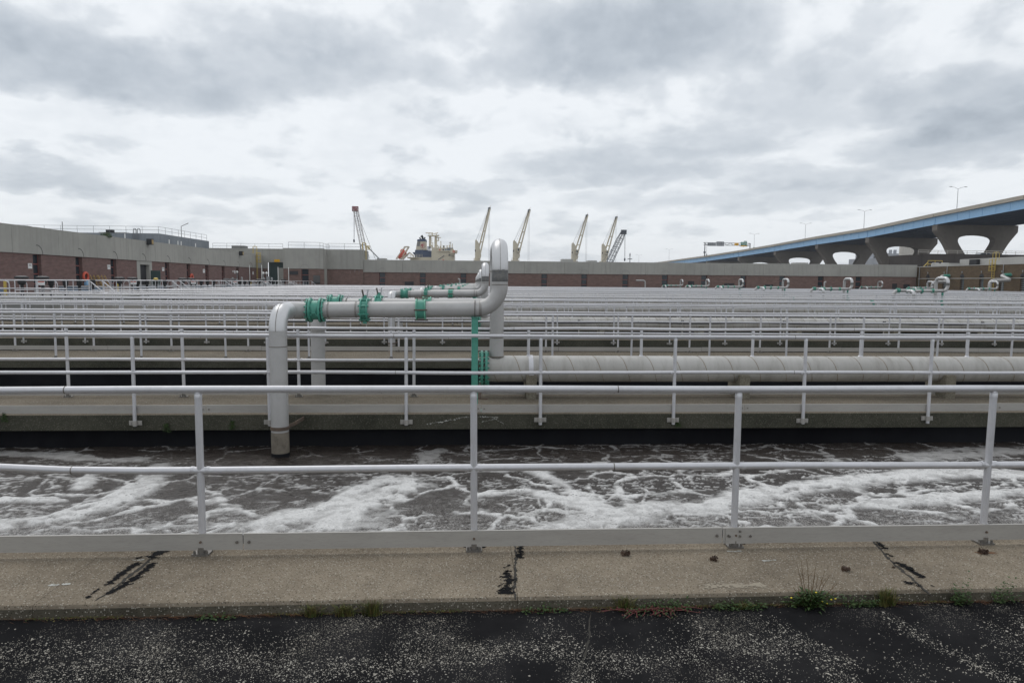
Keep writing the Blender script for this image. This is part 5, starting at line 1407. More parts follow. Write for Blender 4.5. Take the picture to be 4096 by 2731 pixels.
# ------------------------------------------------------------------ elevators and ramp seen through the piers
for i, (pa, pb, pt_, Ys) in enumerate(((3602, 3641, 968, 420), (3641, 3664, 968, 436), (3664, 3684, 970, 436), (3684, 3712, 970, 436))):
    a, c = at(pa, pt_, Y=Ys), at(pb, pt_, Y=Ys); r = (c.x - a.x) / 2
    t = tag(MB().tube([(a.x + r, Ys, -3), (a.x + r, Ys, a.z)], r, 28).build('grain_silo', 'silo_white'), ['pale round grain silo behind the bridge piers, leftmost and nearest of its row', 'second pale grain silo of the row behind the bridge', 'third pale grain silo of the row behind the bridge', 'rightmost pale grain silo of the row behind the bridge'][i], 'silo', 'grain silos behind the bridge')
Ye = 520; el_ = thing('grain_elevator', 'old weathered grey elevator house with small windows behind the bridge piers', 'building', (at(3540, 1050, Y=Ye).x, Ye, 0))
def EP(cx, cy): return at(3276 + cx / 2.851, 700 + cy / 2.851, Y=Ye)
for cx0, cx1, top in ((540, 618, 950), (620, 700, 885), (702, 800, 890), (802, 930, 895)):
    p, q = EP(cx0, top), EP(cx1, top); bk = MB().box(p.x, q.x, Ye, Ye + 25, -3, p.z).build('tower', 'elevator_grey', el_, False)
    if cx0 > 600:
        for j in range(3):
            for rw in range(2):
                x = p.x + (q.x - p.x) * (.2 + .3 * j); z = p.z - 3 - rw * 6; MB().box(x - .6, x + .6, Ye - .1, Ye - .01, z - 1.2, z).build('window', 'louver_dark', bk, False)
        for j in range(2): x = p.x + (q.x - p.x) * (.3 + .4 * j); MB().box(x - .7, x + .7, Ye + 2, Ye + 4, p.z + .002, p.z + 3.0).build('roof_vent', 'elevator_grey', bk, False)
rp_ = thing('ramp_wall', 'long dark concrete ramp wall with a white guard fence behind the right-hand piers', 'wall', (150 * .62, 150, 0))
a, c = at(3690, 1015, Y=150), at(4200, 1010, Y=150)
for i in range(12):
    x0_, x1_ = a.x + (c.x - a.x) * i / 12, a.x + (c.x - a.x) * (i + 1) / 12
    MB().box(x0_ + .02, x1_ - .02, 150, 151, 5.2, a.z).build('wall_panel', 'ramp_dark', rp_, False)
MB().box(a.x - 4, c.x, 150.2, 158, -3, 5.18).build('base_wall', 'precast_blue', rp_, False)
a2 = at(3642, 1019, Y=150); MB().box(a2.x, a.x, 150.1, 158, 5.2, a2.z).build('low_wall', 'ramp_dark', rp_, False)
roof_rail([(a.x, 151.5, a.z), (c.x, 151.5, a.z)], rp_, .85, 2.4, 'silo_white', 'guard_fence', .05)
q = at(3942, 1008, Y=154); car = thing('parked_car', 'grey car whose roof shows above the ramp wall behind the nearest pier', 'car', (q.x, 154, a.z - .8))
bz = a.z - .9; MB().prism([(q.x - 2.3, bz + .3), (q.x - 2.3, bz + .9), (q.x - 1.5, bz + 1.0), (q.x - .9, bz + 1.45), (q.x + .9, bz + 1.48), (q.x + 1.7, bz + 1.02), (q.x + 2.3, bz + .9), (q.x + 2.3, bz + .3)], 154, 155.7).build('body', 'sign_back', car)
MB().prism([(q.x - 1.3, bz + 1.0), (q.x - .82, bz + 1.40), (q.x + .82, bz + 1.42), (q.x + 1.45, bz + 1.02)], 153.97, 153.995).build('side_window', 'dark_glass', car, False)
for s in (-1.4, 1.4): MB().cyl((q.x + s, 153.95, bz + .33), (q.x + s, 154.15, bz + .33), .33, n=16).build('wheel', 'black_rubber', car)

# ------------------------------------------------------------------ cargo ship and its four deck cranes
YS = 350.0
ship = thing('cargo_ship', 'cream and navy cargo ship rising above the long roof, emblem on its funnel', 'ship', (at(1720, 1100, Y=YS).x, YS, 0))
def SP(cx, cy, Y=YS): p = at(1560 + cx / 7.84, 880 + cy / 7.84, Y=Y); return (p.x, p.z)
def sblock(pts, y0, y1, name, mat, parent=ship, lab=None):
    return MB().prism([SP(*p) for p in pts], YS + y0, YS + y1).build(name, mat, parent, False, label=lab)
sblock([(1300, 860), (1975, 880), (2010, 1000), (2010, 1500), (1300, 1500)], 0, 20, 'accommodation', 'ship_cream')
wh = sblock([(1480, 868), (1980, 884), (1962, 1000), (1480, 990)], -.6, -.01, 'wheelhouse', 'ship_cream')
for cx0, cx1 in ((1650, 1698), (1722, 1775), (1792, 1820), (1824, 1856), (1860, 1898)):
    MB().prism([SP(cx0, 908), SP(cx1, 910), SP(cx1 - 8, 958), SP(cx0, 956)], YS - .66, YS - .61).build('window', 'dark_glass' if cx0 < 1700 else 'blue_gear', wh, False)
sblock([(1788, 874), (1978, 878), (1978, 892), (1788, 888)], -1.2, -.61, 'visor', 'ship_navy')
sblock([(1900, 985), (2110, 985), (2110, 1060), (1900, 1060)], -4, -.61, 'bridge_wing', 'ship_cream')
sblock([(1905, 1061), (2040, 1061), (2005, 1110), (1905, 1110)], -3, -.02, 'wing_bracket', 'ship_cream')
sblock([(2040, 960), (2120, 960), (2125, 1020), (2040, 1030)], -4.2, -4.01, 'wing_rail', 'ship_cream')
sblock([(1835, 1085), (1888, 1085), (1888, 1122), (1835, 1122)], -.15, -.01, 'window', 'dark_glass')
lr = SP(2012, 1000); MB().ring((lr[0], YS - 4.1, lr[1]), (0, 1, 0), .5, .16, 16, 6).build('ring_buoy', 'orange_red', ship)
for cx, cy in ((1565, 940), (1672, 1252)): p_ = SP(cx, cy); MB().ring((p_[0], YS - .75, p_[1]), (0, 1, 0), .25, .12, 12, 6).build('ring_buoy', 'orange_red', ship)
sblock([(620, 1160), (1480, 1165), (1480, 1220), (1300, 1200), (1300, 1500), (640, 1500)], 2, 22, 'aft_house', 'ship_cream')
sblock([(525, 1160), (900, 1160), (880, 1185), (760, 1190), (640, 1220), (545, 1195)], .5, 1.98, 'deck_overhang', 'ship_cream')
sblock([(770, 930), (1020, 925), (1020, 945), (1300, 955), (1300, 1160), (760, 1155)], 3, 18, 'engine_casing', 'ship_navy')
sblock([(680, 1000), (768, 1000), (762, 1090), (740, 1090)], 4, 12, 'casing_step', 'ship_navy')
fu = sblock([(830, 650), (1090, 650), (1095, 905), (1140, 925), (785, 925), (800, 800)], 5, 16, 'funnel', 'ship_cream')
sblock([(828, 600), (845, 588), (1092, 575), (1092, 652), (825, 654)], 4.8, 16.2, 'funnel_top', 'ship_navy')
MB().prism([SP(825, 668), SP(930, 664), SP(915, 805), SP(815, 808)], YS + 4.92, YS + 4.99).build('grille', 'plain_grey', fu, False)
for cx, h_, r_, bend in ((985, 480, .55, -1), (925, 540, .3, -1), (1030, 530, .28, 1)):
    b0 = SP(cx, 585); tp = SP(cx, h_ + 30); ex = SP(cx + bend * 40, h_ - 20)
    MB().tube([(b0[0], YS + 8, b0[1]), (tp[0], YS + 8, tp[1]), (ex[0], YS + 8, ex[1])], [r_, r_, r_ * 1.3], 10).build('exhaust', 'black_iron', ship)
# emblem: ring, letter, small leaf shape
ec = SP(1008, 788); rr_ = .5 * (SP(1075, 788)[0] - SP(932, 788)[0])
MB().strip([(ec[0] + rr_ * math.cos(t), ec[1] + rr_ * 1.26 * math.sin(t)) for t in [math.radians(95 - i * 10.5) for i in range(28)]], [(ec[0] + rr_ * .90 * math.cos(t), ec[1] + rr_ * 1.17 * math.sin(t)) for t in [math.radians(95 - i * 10.5) for i in range(28)]], YS + 4.9, YS + 4.99).build('emblem_ring', 'ship_red', fu, False)
lf = MB()
for q_ in ([(992, 735), (1012, 735), (1012, 850), (992, 850)], [(1014, 735), (1040, 735), (1040, 755), (1014, 755)], [(1014, 780), (1034, 780), (1034, 800), (1014, 800)],
           [(985, 718), (985, 798), (950, 798), (962, 782), (945, 776), (958, 764), (950, 742), (968, 756), (972, 728), (980, 738)]):
    lf.prism([SP(*p) for p in q_], YS + 4.9, YS + 4.99)
lf.build('emblem_mark', 'ship_red', fu, False)
mast = MB()
for cx in (1235, 1415): p_, q_ = SP(cx, 860), SP(cx, 470); mast.cyl((p_[0], YS + 6, p_[1]), (q_[0], YS + 6, q_[1]), .72, .6, 8)
for cx0, cy0, cx1, cy1 in ((1250, 735, 1330, 850), (1430, 730, 1510, 845), (1440, 626, 1525, 622), (1505, 622, 1505, 540), (1440, 530, 1580, 528)):
    p_, q_ = SP(cx0, cy0), SP(cx1, cy1); mast.cyl((p_[0], YS + 6, p_[1]), (q_[0], YS + 6, q_[1]), .24, n=6)
for cy in (580, 635, 690): p_, q_ = SP(1250, cy), SP(1310, cy); mast.cyl((p_[0], YS + 6, p_[1]), (q_[0], YS + 6, q_[1]), .14, n=5)
mt = mast.build('radar_mast', 'ship_cream', ship)
MB().prism([SP(1150, 470), SP(1520, 450), SP(1520, 468), SP(1470, 490), SP(1370, 490), SP(1280, 490), SP(1200, 490)], YS + 4, YS + 8).build('platform', 'ship_cream', mt, False)
for cx0, cy0, cx1, cy1 in ((1090, 380, 1310, 382), (1340, 412, 1490, 376), (1200, 455, 1200, 385), (1310, 455, 1318, 370), (1430, 450, 1430, 395), (1240, 430, 1300, 420)):
    p_, q_ = SP(cx0, cy0), SP(cx1, cy1); MB().cyl((p_[0], YS + 6, p_[1]), (q_[0], YS + 6, q_[1]), .22, n=6).build('scanner', 'ship_cream', mt)
p_ = SP(1883, 700); MB().sph((p_[0], YS + 3, p_[1]), .56, 12, 8).build('radome', 'ship_white', ship)
q_ = SP(1883, 870); MB().cyl((p_[0], YS + 3, q_[1]), (p_[0], YS + 3, p_[1]), .16, n=6).build('radome_post', 'ship_cream', ship)
for cx, t_, m_ in ((1790, 790, 'ship_cream'), (1860, 770, 'ship_cream'), (1950, 735, 'ship_cream'), (1680, 800, 'black_iron'), (1590, 655, 'ship_cream'), (1335, 690, 'ship_cream'), (1565, 820, 'ship_cream')):
    a_, b_ = SP(cx, 870), SP(cx, t_); MB().cyl((a_[0], YS + 2, a_[1]), (b_[0], YS + 2, b_[1]), .2 if m_ == 'ship_cream' else .42, n=6).build('antenna', m_, ship)
a_, b_ = SP(1500, 868), SP(1960, 872); roof_rail([(a_[0], YS + .4, a_[1]), (b_[0], YS + .4, b_[1])], ship, 1.1, 1.6, 'ship_cream', 'deck_rail', .06)
a_, b_ = SP(545, 1160), SP(1010, 1160); roof_rail([(a_[0], YS + .8, a_[1]), (b_[0], YS + .8, b_[1])], ship, 1.3, 1.6, 'ship_cream', 'deck_rail', .06)
for cx, cy in ((1165, 850), (1250, 840)):
    pass
fr_ = MB()
for cx in (1165, 1195, 1225, 1255): a_, b_ = SP(cx, 950), SP(cx, 820); fr_.cyl((a_[0], YS + 2.5, a_[1]), (b_[0], YS + 2.5, b_[1]), .13, n=5)
for cy in (840, 880, 915): a_, b_ = SP(1160, cy), SP(1262, cy); fr_.cyl((a_[0], YS + 2.5, a_[1]), (b_[0], YS + 2.5, b_[1]), .13, n=5)
fr_.build('stair_cage', 'ship_navy', ship)
a_, b_ = SP(1510, 1245), SP(1700, 1115); MB().cyl((a_[0], YS - .5, a_[1]), (b_[0], YS - .5, b_[1]), .16, n=6).build('provision_derrick', 'crane_dark', ship)
# hull (mostly hidden by the roof) running away to the right
hull = [SP(500, 1330), (SP(500, 1330)[0] + 3, -3), (SP(500, 1330)[0] + 140, -3), (SP(500, 1330)[0] + 150, SP(500, 1350)[1])]
MB().prism(hull, YS + 3, YS + 26).build('hull', 'ship_navy', ship, False)
# free-fall lifeboat on its ramp
lbt = thing('lifeboat', 'orange enclosed lifeboat tilted on its cream launching frame at the ship stern', 'lifeboat', (SP(400, 1100)[0], YS - 3, SP(400, 1100)[1]))
c0, c1 = SP(300, 1225), SP(500, 980); P0, P1 = Vector((c0[0], YS - 3, c0[1])), Vector((c1[0], YS - 3, c1[1]))
MB().tube([P0, P0.lerp(P1, .08), P0.lerp(P1, .3), P0.lerp(P1, .7), P0.lerp(P1, .92), P1], [.3, .9, 1.5, 1.6, 1.25, .35], 12).build('hull', 'orange_red', lbt)
cab = P0.lerp(P1, .72) + Vector((-.5, 0, .9)); MB().sph(cab, 1.25, 10, 8).build('cabin', 'orange_red', lbt)
fm = MB()
for yo in (-5.2, -.8):
    for cx0, cy0, cx1, cy1 in ((225, 1225, 490, 855), (490, 855, 610, 850), (610, 850, 430, 1140), (340, 1245, 640, 1030), (410, 1250, 560, 1100), (640, 1030, 760, 1150)):
        a_, b_ = SP(cx0, cy0), SP(cx1, cy1); fm.bar((a_[0], YS + yo, a_[1]), (b_[0], YS + yo, b_[1]), .45, .4)
for cx, cy in ((490, 855), (225, 1225), (610, 850), (400, 1210)): a_ = SP(cx, cy); fm.cyl((a_[0], YS - 5.2, a_[1]), (a_[0], YS - .8, a_[1]), .2, n=6)
lf_ = thing('launch_frame', 'cream steel launching frame holding the orange lifeboat', 'davit', (SP(500, 1240)[0], YS - 3, SP(500, 1240)[1])); fm.build('frame', 'ship_cream', lf_, False)

def ship_crane(bx, by, Y, label, narrow=1.0, cabin=True):
    """bx, by: reading of the pedestal foot; sizes in metres from the second crane"""
    o = at(bx, by, Y=Y); s = 365 / F_PX / 2.851
    t = thing('deck_crane', label, 'crane', (o.x, Y, o.z - 6), 'ship deck cranes')
    def C(cx, cy): return Vector((o.x + (cx - 172) * s * narrow, Y, o.z + (750 - cy) * s))
    ped = MB().prism([(C(146, 722).x, C(0, 722).z), (C(148, 530).x, C(0, 530).z), (C(160, 516).x, C(0, 516).z), (C(196, 560).x, C(0, 560).z), (C(226, 690).x, C(0, 690).z), (C(218, 722).x, C(0, 722).z)], Y - 1.3, Y + 1.3).build('housing', 'ship_cream', t)
    MB().cyl(Vector((C(175, 0).x, Y, o.z - 8)), C(175, 722), 1.55, 1.45, 16).build('pedestal', 'ship_cream', t)
    MB().box(C(128, 0).x, C(218, 0).x, Y - 2.4, Y + 2.4, C(0, 750).z - .25, C(0, 742).z).build('walkway_ring', 'ship_cream', t, False)
    roof_rail([(C(130, 0).x, Y - 2.3, C(0, 742).z), (C(216, 0).x, Y - 2.3, C(0, 742).z)], t, 1.0, 1.2, 'ship_cream', 'ring_rail', .05)
    tip = C(330, 180); 
    for yo, (fx, fy), (tx, ty) in ((1.5, (160, 725), (322, 185)), (-1.5, (200, 725), (336, 180))):
        a_ = C(fx, fy) + Vector((0, yo, 0)); b_ = C(tx, ty) + Vector((0, yo * .25, 0)); m_ = a_.lerp(b_, .55)
        MB().bar(a_, m_, .75, .75).build('boom_leg', 'ship_cream', t, False); MB().bar(m_, b_, .72, .62).build('boom_leg', 'ship_cream', t, False)
    for f_ in (.33, .55): 
        a_ = (C(160, 725) + Vector((0, 1.5, 0))).lerp(C(322, 185) + Vector((0, .3, 0)), f_); b_ = (C(200, 725) + Vector((0, -1.5, 0))).lerp(C(336, 180) + Vector((0, -.3, 0)), f_)
        MB().bar(a_, b_, .4, .5).build('boom_tie', 'ship_cream', t, False)
    MB().box(tip.x - .8, tip.x + .5, Y - .7, Y + .7, tip.z - .9, tip.z + .3).build('sheave_head', 'crane_dark', t, False)
    MB().cyl(tip, C(338, 152), .18, .1, 6).build('tip_lamp', 'ship_cream', t)
    if cabin:
        a_, b_ = C(190, 655), C(218, 605); cb = MB().box(a_.x, b_.x, Y - 3.0, Y - 1.6, a_.z, b_.z).build('cab', 'ship_cream', t, False)
        MB().box(a_.x + .3, b_.x - .2, Y - 3.06, Y - 3.005, a_.z + .6, b_.z - .5).build('cab_window', 'dark_glass', cb, False)
    a_ = C(152, 0); MB().box(a_.x - .3, a_.x + .2, Y - 1.36, Y - 1.305, C(0, 650).z, C(0, 630).z).build('number_plate', 'print_black', t, False)
    w_ = MB()
    for (x0_, y0_, x1_, y1_) in ((162, 516, 312, 182), (180, 545, 318, 190), (168, 520, 322, 188), (318, 190, 318, 775), (331, 190, 331, 775)):
        w_.cyl(C(x0_, y0_), C(x1_, y1_), .045, n=4)
    w_.build('wire', 'wire_grey', t)
ship_crane(2000 + 172 / 2.851, 780 + 750 / 2.851, 365, 'cream ship deck crane just right of the nearest gooseneck pipe', 1.0)
ship_crane(1380 + 1505 / 2.851, 780 + 752 / 2.851, 352, 'cream ship deck crane just left of the nearest gooseneck pipe, leftmost of four', .86, False)
ship_crane(2000 + 838 / 2.851, 780 + 760 / 2.851, 396, 'cream ship deck crane behind the roof, third of four from the left', 1.02)
ship_crane(2000 + 1180 / 2.851, 780 + 762 / 2.851, 411, 'cream ship deck crane next to the dark lattice crane, rightmost of four', 1.0)

def lattice_crane(name, foot, tip, w0, w1, mat, label, Y, hook, head_mat, n=22, back=None):
    a_, b_ = at(*foot, Y=Y), at(*tip, Y=Y); t = thing(name, label, 'crane', (a_.x, Y, 0))
    ax = (b_ - a_); side = Vector((ax.z, 0, -ax.x)).normalized(); ch = MB(); lc = MB()
    def wdt(f): return w0 + (w1 - w0) * max(0, (f - .75) / .25) if f > .75 else w0 * min(1, .35 + f * 6)
    def node(i, f): s_ = (side if i in (0, 3) else -side) * wdt(f) / 2; return a_.lerp(b_, f) + s_ + Vector((0, (wdt(f) / 2) * (1 if i < 2 else -1), 0))
    for i in range(4):
        pts = [node(i, f) for f in (0, .06, .12, .4, .75, 1)]; ch.tube(pts, w0 * .045, 5)
    ch.build('chord', mat, t)
    for k in range(n):
        f0, f1 = k / n, (k + 1) / n
        for i in range(4):
            j = (i + 1) % 4; lc.cyl(node(i, f0), node(j, f1), w0 * .025, n=4); lc.cyl(node(j, f0), node(j if k % 2 else i, f1), w0 * .02, n=4)
    lc.build('lacing', mat, t, kind='stuff')
    MB().box(b_.x - w1 * .7, b_.x + w1 * .7, Y - w1 * .5, Y + w1 * .5, b_.z - w1 * .8, b_.z + w1 * .35).build('boom_head', head_mat, t, False)
    MB().cyl(a_, a_.lerp(b_, 1), w0 * .06, n=5).build('pendant', 'wire_grey', t)
    h0, h1 = at(hook[0], hook[1], Y=Y), at(hook[0] + 1, hook[2], Y=Y)
    w_ = MB().cyl(h0, h1, .05, n=4); w_.cyl(h0 + Vector((.35, 0, 0)), h1 + Vector((.05, 0, 0)), .05, n=4)
    if back:
        q0 = at(*back, Y=Y); w_.cyl(b_, q0, .06, n=4); w_.cyl(a_.lerp(b_, .9), q0 + Vector((-2, 0, 0)), .05, n=4)
    w_.build('wire', 'wire_grey', t)
    MB().sph((h1.x, Y, h1.z - .3), .45, 8, 6, (.7, .7, 1.5)).build('hook_block', 'crane_dark', t)
    # machine body, out of sight behind the roof
    MB().box(a_.x - 3, a_.x + 4, Y - 1.8, Y + 1.8, -1.2, 2.2).build('cab_body', head_mat, t, False); MB().box(a_.x - 3.6, a_.x + 3.6, Y - 2.6, Y + 2.6, -3.2, -1.21).build('crawler', 'black_rubber', t, False)
lattice_crane('lattice_crane', (1470, 1075), (1421, 832), 1.75, 1.5, 'crane_white', 'tall red-headed lattice boom crane behind the corner building', 250., (1415, 838, 960), 'crane_red', 26, (1503, 1040))
lattice_crane('lattice_crane', (2432, 1060), (2495, 925), 2.2, 1.4, 'crane_dark', 'dark lattice boom crane right of the ship cranes', 260., (2498, 935, 1035), 'crane_dark', 16, (2420, 1060))
q = at(2520, 1020, Y=600); t = thing('signal_mast', 'thin dark harbour mast with a round platform right of the dark lattice crane', 'mast', (q.x, 600, 0))
MB().cyl((q.x, 600, -3), (q.x, 600, at(2520, 1012, Y=600).z), .45, .3, 8).build('mast', 'crane_dark', t); zz = at(2520, 1036, Y=600).z
MB().ring((q.x, 600, zz), (0, 0, 1), 1.9, .3, 16, 5).build('platform', 'crane_dark', t); MB().sph((q.x, 600, at(2520, 1020, Y=600).z), 1.0, 8, 6, (.6, .6, 1.2)).build('lantern', 'crane_dark', t)
q = at(3292, 1034, Y=700)

# ------------------------------------------------------------------ foreground: tar, cracks, weeds, cones
def deck_pt(cx, cy, ox): return at(ox + cx / 1.521, 1700 + cy / 1.521, Z=W1Z)
def blob_patch(spine, width, rag, seed, z, name, mat, lab, cat, step=.012):
    """ragged flat patch along a spine"""
    rr = random.Random(seed); sp = []
    for a, c in zip(spine[:-1], spine[1:]):
        n = max(2, int((c - a).length / step))
        for i in range(n): sp.append(a.lerp(c, i / n))
    sp.append(spine[-1]); vs = []; fs = []; N = len(sp)
    for i, p in enumerate(sp):
        f = i / (N - 1); w = width * (math.sin(math.pi * min(1, max(0, f))) ** .35 + .04)
        t = (sp[min(i + 1, N - 1)] - sp[max(i - 1, 0)]).normalized(); nrm = Vector((-t.y, t.x, 0))
        l = w * (.55 + rag * (rr.random() - .3)); r = w * (.55 + rag * (rr.random() - .3))
        for q in (p + nrm * l, p - nrm * r): vs.append((q.x, q.y, z))
    for i in range(N - 1): fs.append((2 * i, 2 * i + 1, 2 * i + 3, 2 * i + 2))
    n0 = len(vs); vs += [(v_[0], v_[1], z - .006) for v_ in vs]
    for i in range(N - 1): fs += [(2 * i, 2 * i + 2, n0 + 2 * i + 2, n0 + 2 * i), (2 * i + 1, n0 + 2 * i + 1, n0 + 2 * i + 3, 2 * i + 3)]
    o = MB().add(vs, fs).build(name, mat, None, False)
    return tag(o, lab, cat)
def ragged(spine, width, seed, name, mat, lab, cat, z=W1Z + .0035, cell=.0045, rag=1.0):
    """patch of ragged outline: cells kept where a noise-bitten band round the spine covers them"""
    xs = [p.x for p in spine]; ys = [p.y for p in spine]; m_ = width * 1.1
    gx_ = np.arange(min(xs) - m_, max(xs) + m_, cell * 1.6); gy_ = np.arange(max(3.90, min(ys) - m_), min(4.70, max(ys) + m_), cell)
    X, Y = np.meshgrid(gx_, gy_); d = np.full(X.shape, 9.); par = np.zeros(X.shape)
    for a, c in zip(spine[:-1], spine[1:]):
        ux, uy = c.x - a.x, c.y - a.y; t = np.clip(((X - a.x) * ux + (Y - a.y) * uy) / max(1e-9, ux * ux + uy * uy), 0, 1); d = np.minimum(d, np.hypot(X - a.x - t * ux, Y - a.y - t * uy))
    nz = fbm(X * 26, Y * 44, seed, 4) + .6 * (fbm(X * 110, Y * 150, seed + 3, 2) - .5)
    k = d < width * (.05 + rag * 1.25 * np.clip(nz - .30, 0, 1)); vs = []; fs = []; idx = {}
    def vid(i, j):
        if (i, j) not in idx: idx[(i, j)] = len(vs); vs.append((float(gx_[0] + (j - .5) * cell * 1.6), float(gy_[0] + (i - .5) * cell), z))
        return idx[(i, j)]
    for i, j in zip(*np.nonzero(k)): fs.append((vid(i, j), vid(i, j + 1), vid(i + 1, j + 1), vid(i + 1, j)))
    if not fs: return
    o = MB().add(vs, fs).build(name, mat, None, False); return tag(o, lab, cat)
TAR = [(0, [(1060, 735), (985, 765), (925, 808)], .085, 'black ragged tar patch at the top of the left slab joint'), (0, [(828, 845), (740, 900), (655, 972)], .055, 'long ragged tar smear left of the left slab joint'),
       (0, [(925, 848), (850, 910), (760, 970), (660, 1025)], .060, 'long ragged tar smear right of the left slab joint'), (0, [(600, 995), (535, 1045)], .030, 'small tar fleck at the lower end of the left slab joint'),
       (0, [(862, 800), (835, 812)], .03, 'tiny tar fleck near the toe board at the left joint'),
       (1350, [(1118, 722), (1108, 760), (1112, 800)], .050, 'narrow tar drip under the toe board at the middle joint'), (1350, [(1045, 905), (1035, 960), (1022, 1020)], .085, 'largest tar blot left of the middle crack'),
       (1350, [(1045, 855), (1015, 868)], .030, 'small tar fleck above the blot at the middle crack'), (1350, [(1035, 885), (1020, 900)], .02, 'tiny tar fleck between the two marks at the middle crack'),
       (2696, [(1205, 690), (1240, 715), (1275, 745)], .060, 'tar patch under the toe board at the right joint'), (2696, [(1365, 840), (1405, 862), (1440, 880)], .060, 'tar patch midway down the right crack'),
       (2696, [(1440, 890), (1475, 908), (1505, 920)], .055, 'tar patch just below the midway one at the right crack'), (2696, [(1440, 965), (1475, 975), (1510, 990)], .060, 'tar patch left of the lower right crack'),
       (2696, [(1570, 978), (1605, 990)], .032, 'small tar fleck right of the lower right crack'), (2696, [(1300, 785), (1318, 795)], .025, 'tiny tar fleck beside the upper right crack')]
for i, (ox, pts, w, lab) in enumerate(TAR):
    ragged([deck_pt(cx, cy, ox) for cx, cy in pts], w, 40 + 5 * i, 'tar_patch', 'tar', lab, 'tar patch')
CRK = [(0, [(985, 735), (930, 800), (890, 842), (800, 905), (720, 970), (640, 1030), (575, 1070)], 'thin crack along the left slab joint'), (1350, [(1078, 722), (1088, 790), (1080, 850), (1085, 930), (1072, 1000), (1086, 1060)], 'thin jagged crack at the middle slab joint'),
       (2696, [(1200, 695), (1268, 770), (1330, 835), (1405, 900), (1470, 950), (1530, 1005), (1566, 1035)], 'thin crack along the right slab joint')]
for i, (ox, pts, lab) in enumerate(CRK):
    blob_patch([deck_pt(cx, cy, ox) for cx, cy in pts], .010, 1.6, 70 + i, W1Z + .0018, 'crack', 'crack_dark', lab, 'crack', .02)
blob_patch([at(1350 + cx / 1.521, 1700 + cy / 1.521, Z=ROAD_Z) for cx, cy in ((1542, 1140), (1530, 1210), (1534, 1280), (1512, 1370), (1490, 1450), (1476, 1530), (1460, 1600))], .005, 1.8, 99, ROAD_Z + .002, 'crack', 'crack_dark', 'thin crack running across the asphalt right of centre', 'crack', .02)
for i, (cx, cy, ox, w) in enumerate(((375, 768, 2696, .05), (360, 975, 2696, .16), (580, 825, 2696, .04), (840, 822, 0, .03), (358, 972, 0, .05))):
    p = deck_pt(cx, cy, ox); ragged([p + Vector((-w, 0, 0)), p, p + Vector((w, .01, 0))], w * .5, 90 + 5 * i, 'pale_stain', 'scuff' if i in (1,) else 'lichen_white', ['small white dropping below the right splice plate', 'wide pale scuff on the right slab', 'tiny white smear right of the dropping', 'tiny pale fleck by the left joint', 'pale oval fleck on the left slab'][i], 'stain', W1Z + .0025)
# tarred footing marks round the post feet
for px, py, lab in ((803, 2188, 'left'), (1895, 2186, 'middle'), (2955, 2168, 'right of the middle'), (3968, 2150, 'rightmost')):
    p = at(px, py, Z=W1Z); blob_patch([p + Vector((-.085, .02, 0)), p + Vector((0, .012, 0)), p + Vector((.095, .02, 0))], .062, .5, int(px), W1Z + .003, 'sealant_mark', 'tar', f"dark sealant smear round the foot of the {lab} handrail post", 'tar patch')
# white seepage lines on the opposite slab edge
rr = random.Random(3)
for i, (x0_, y0_, x1_, y1_) in enumerate(((1500, 1265, 1760, 1215), (1760, 1215, 1860, 1198), (1920, 1200, 2110, 1205), (1960, 1245, 2100, 1215), (2050, 1200, 2150, 1262))):
    a_ = at(1000 + x0_ / 2.119, 1100 + y0_ / 2.119, Y=9.195); c_ = at(1000 + x1_ / 2.119, 1100 + y1_ / 2.119, Y=9.195); n = 34; pts = []
    for j in range(n + 1): p = a_.lerp(c_, j / n); pts.append((p.x, 9.1975, p.z + rr.gauss(0, .007)))
    tag(MB().tube(pts, [(.0008 + .010 * rr.random() ** 4 * (1 if i < 2 else .6)) for _ in pts], 4).build('seep_line', 'lichen_white'), f"white lime seepage streak on the opposite slab edge, {ORD[i + 1]} from the left", 'stain', 'lime seepage on the slab edge')
# moss tongues on the slab edge
for i, (px, py) in enumerate(((668, 1710), (930, 1700), (18, 1668), (2710, 1690))):
    q = at(px, py, Y=9.19); mb = MB(); r2 = random.Random(i)
    for j in range(160):
        z = q.z + r2.uniform(-.06, .06); x = q.x + r2.gauss(0, .012 + .02 * (q.z + .06 - z) / .12); a = r2.uniform(0, 6.28); l = .012
        mb.add([(x, 9.196, z), (x + l * math.cos(a), 9.185, z + l * math.sin(a)), (x + l * math.cos(a + 1), 9.182, z + l * math.sin(a + 1))], [(0, 1, 2)])
    tag(mb.build('moss_patch', 'leaf_green', None, False), ['dark moss tongue on the slab edge left of the front drop pipe', 'dark moss patch behind the front drop pipe', 'dark moss patch by the clamp at the left picture edge', 'dark moss patch beside a clamp right of centre'][i], 'moss')

# weeds at the foot of the kerb
def blades(mb, p, n, h, spread, rr, w=.004):
    for i in range(n):
        a = rr.uniform(0, 6.28); l = h * rr.uniform(.5, 1.1); lean = rr.uniform(.2, 1.0) * spread
        b0 = Vector(p) + Vector((rr.gauss(0, .022), rr.gauss(0, .008), 0)); d = Vector((math.cos(a), math.sin(a) * .6, 0)); s_ = Vector((-d.y, d.x, 0)) * w
        m_ = b0 + d * lean * .4 + Vector((0, 0, l * .65)); e_ = b0 + d * lean + Vector((0, 0, l * (.9 if lean < .08 else .7)))
        mb.add([b0 - s_, b0 + s_, m_ + s_ * .7, m_ - s_ * .7, e_], [(0, 1, 2, 3), (3, 2, 4)])
def leaf(mb, p, d, l, w):
    d = Vector(d).normalized(); s_ = d.cross(Vector((0, 0, 1))); s_ = (s_.normalized() if s_.length > .01 else Vector((1, 0, 0))) * w; up = Vector((0, 0, .25 * l))
    p = Vector(p); mb.add([p, p + d * l * .4 + s_ + up, p + d * l + up * .4, p + d * l * .4 - s_ + up], [(0, 1, 2, 3)])
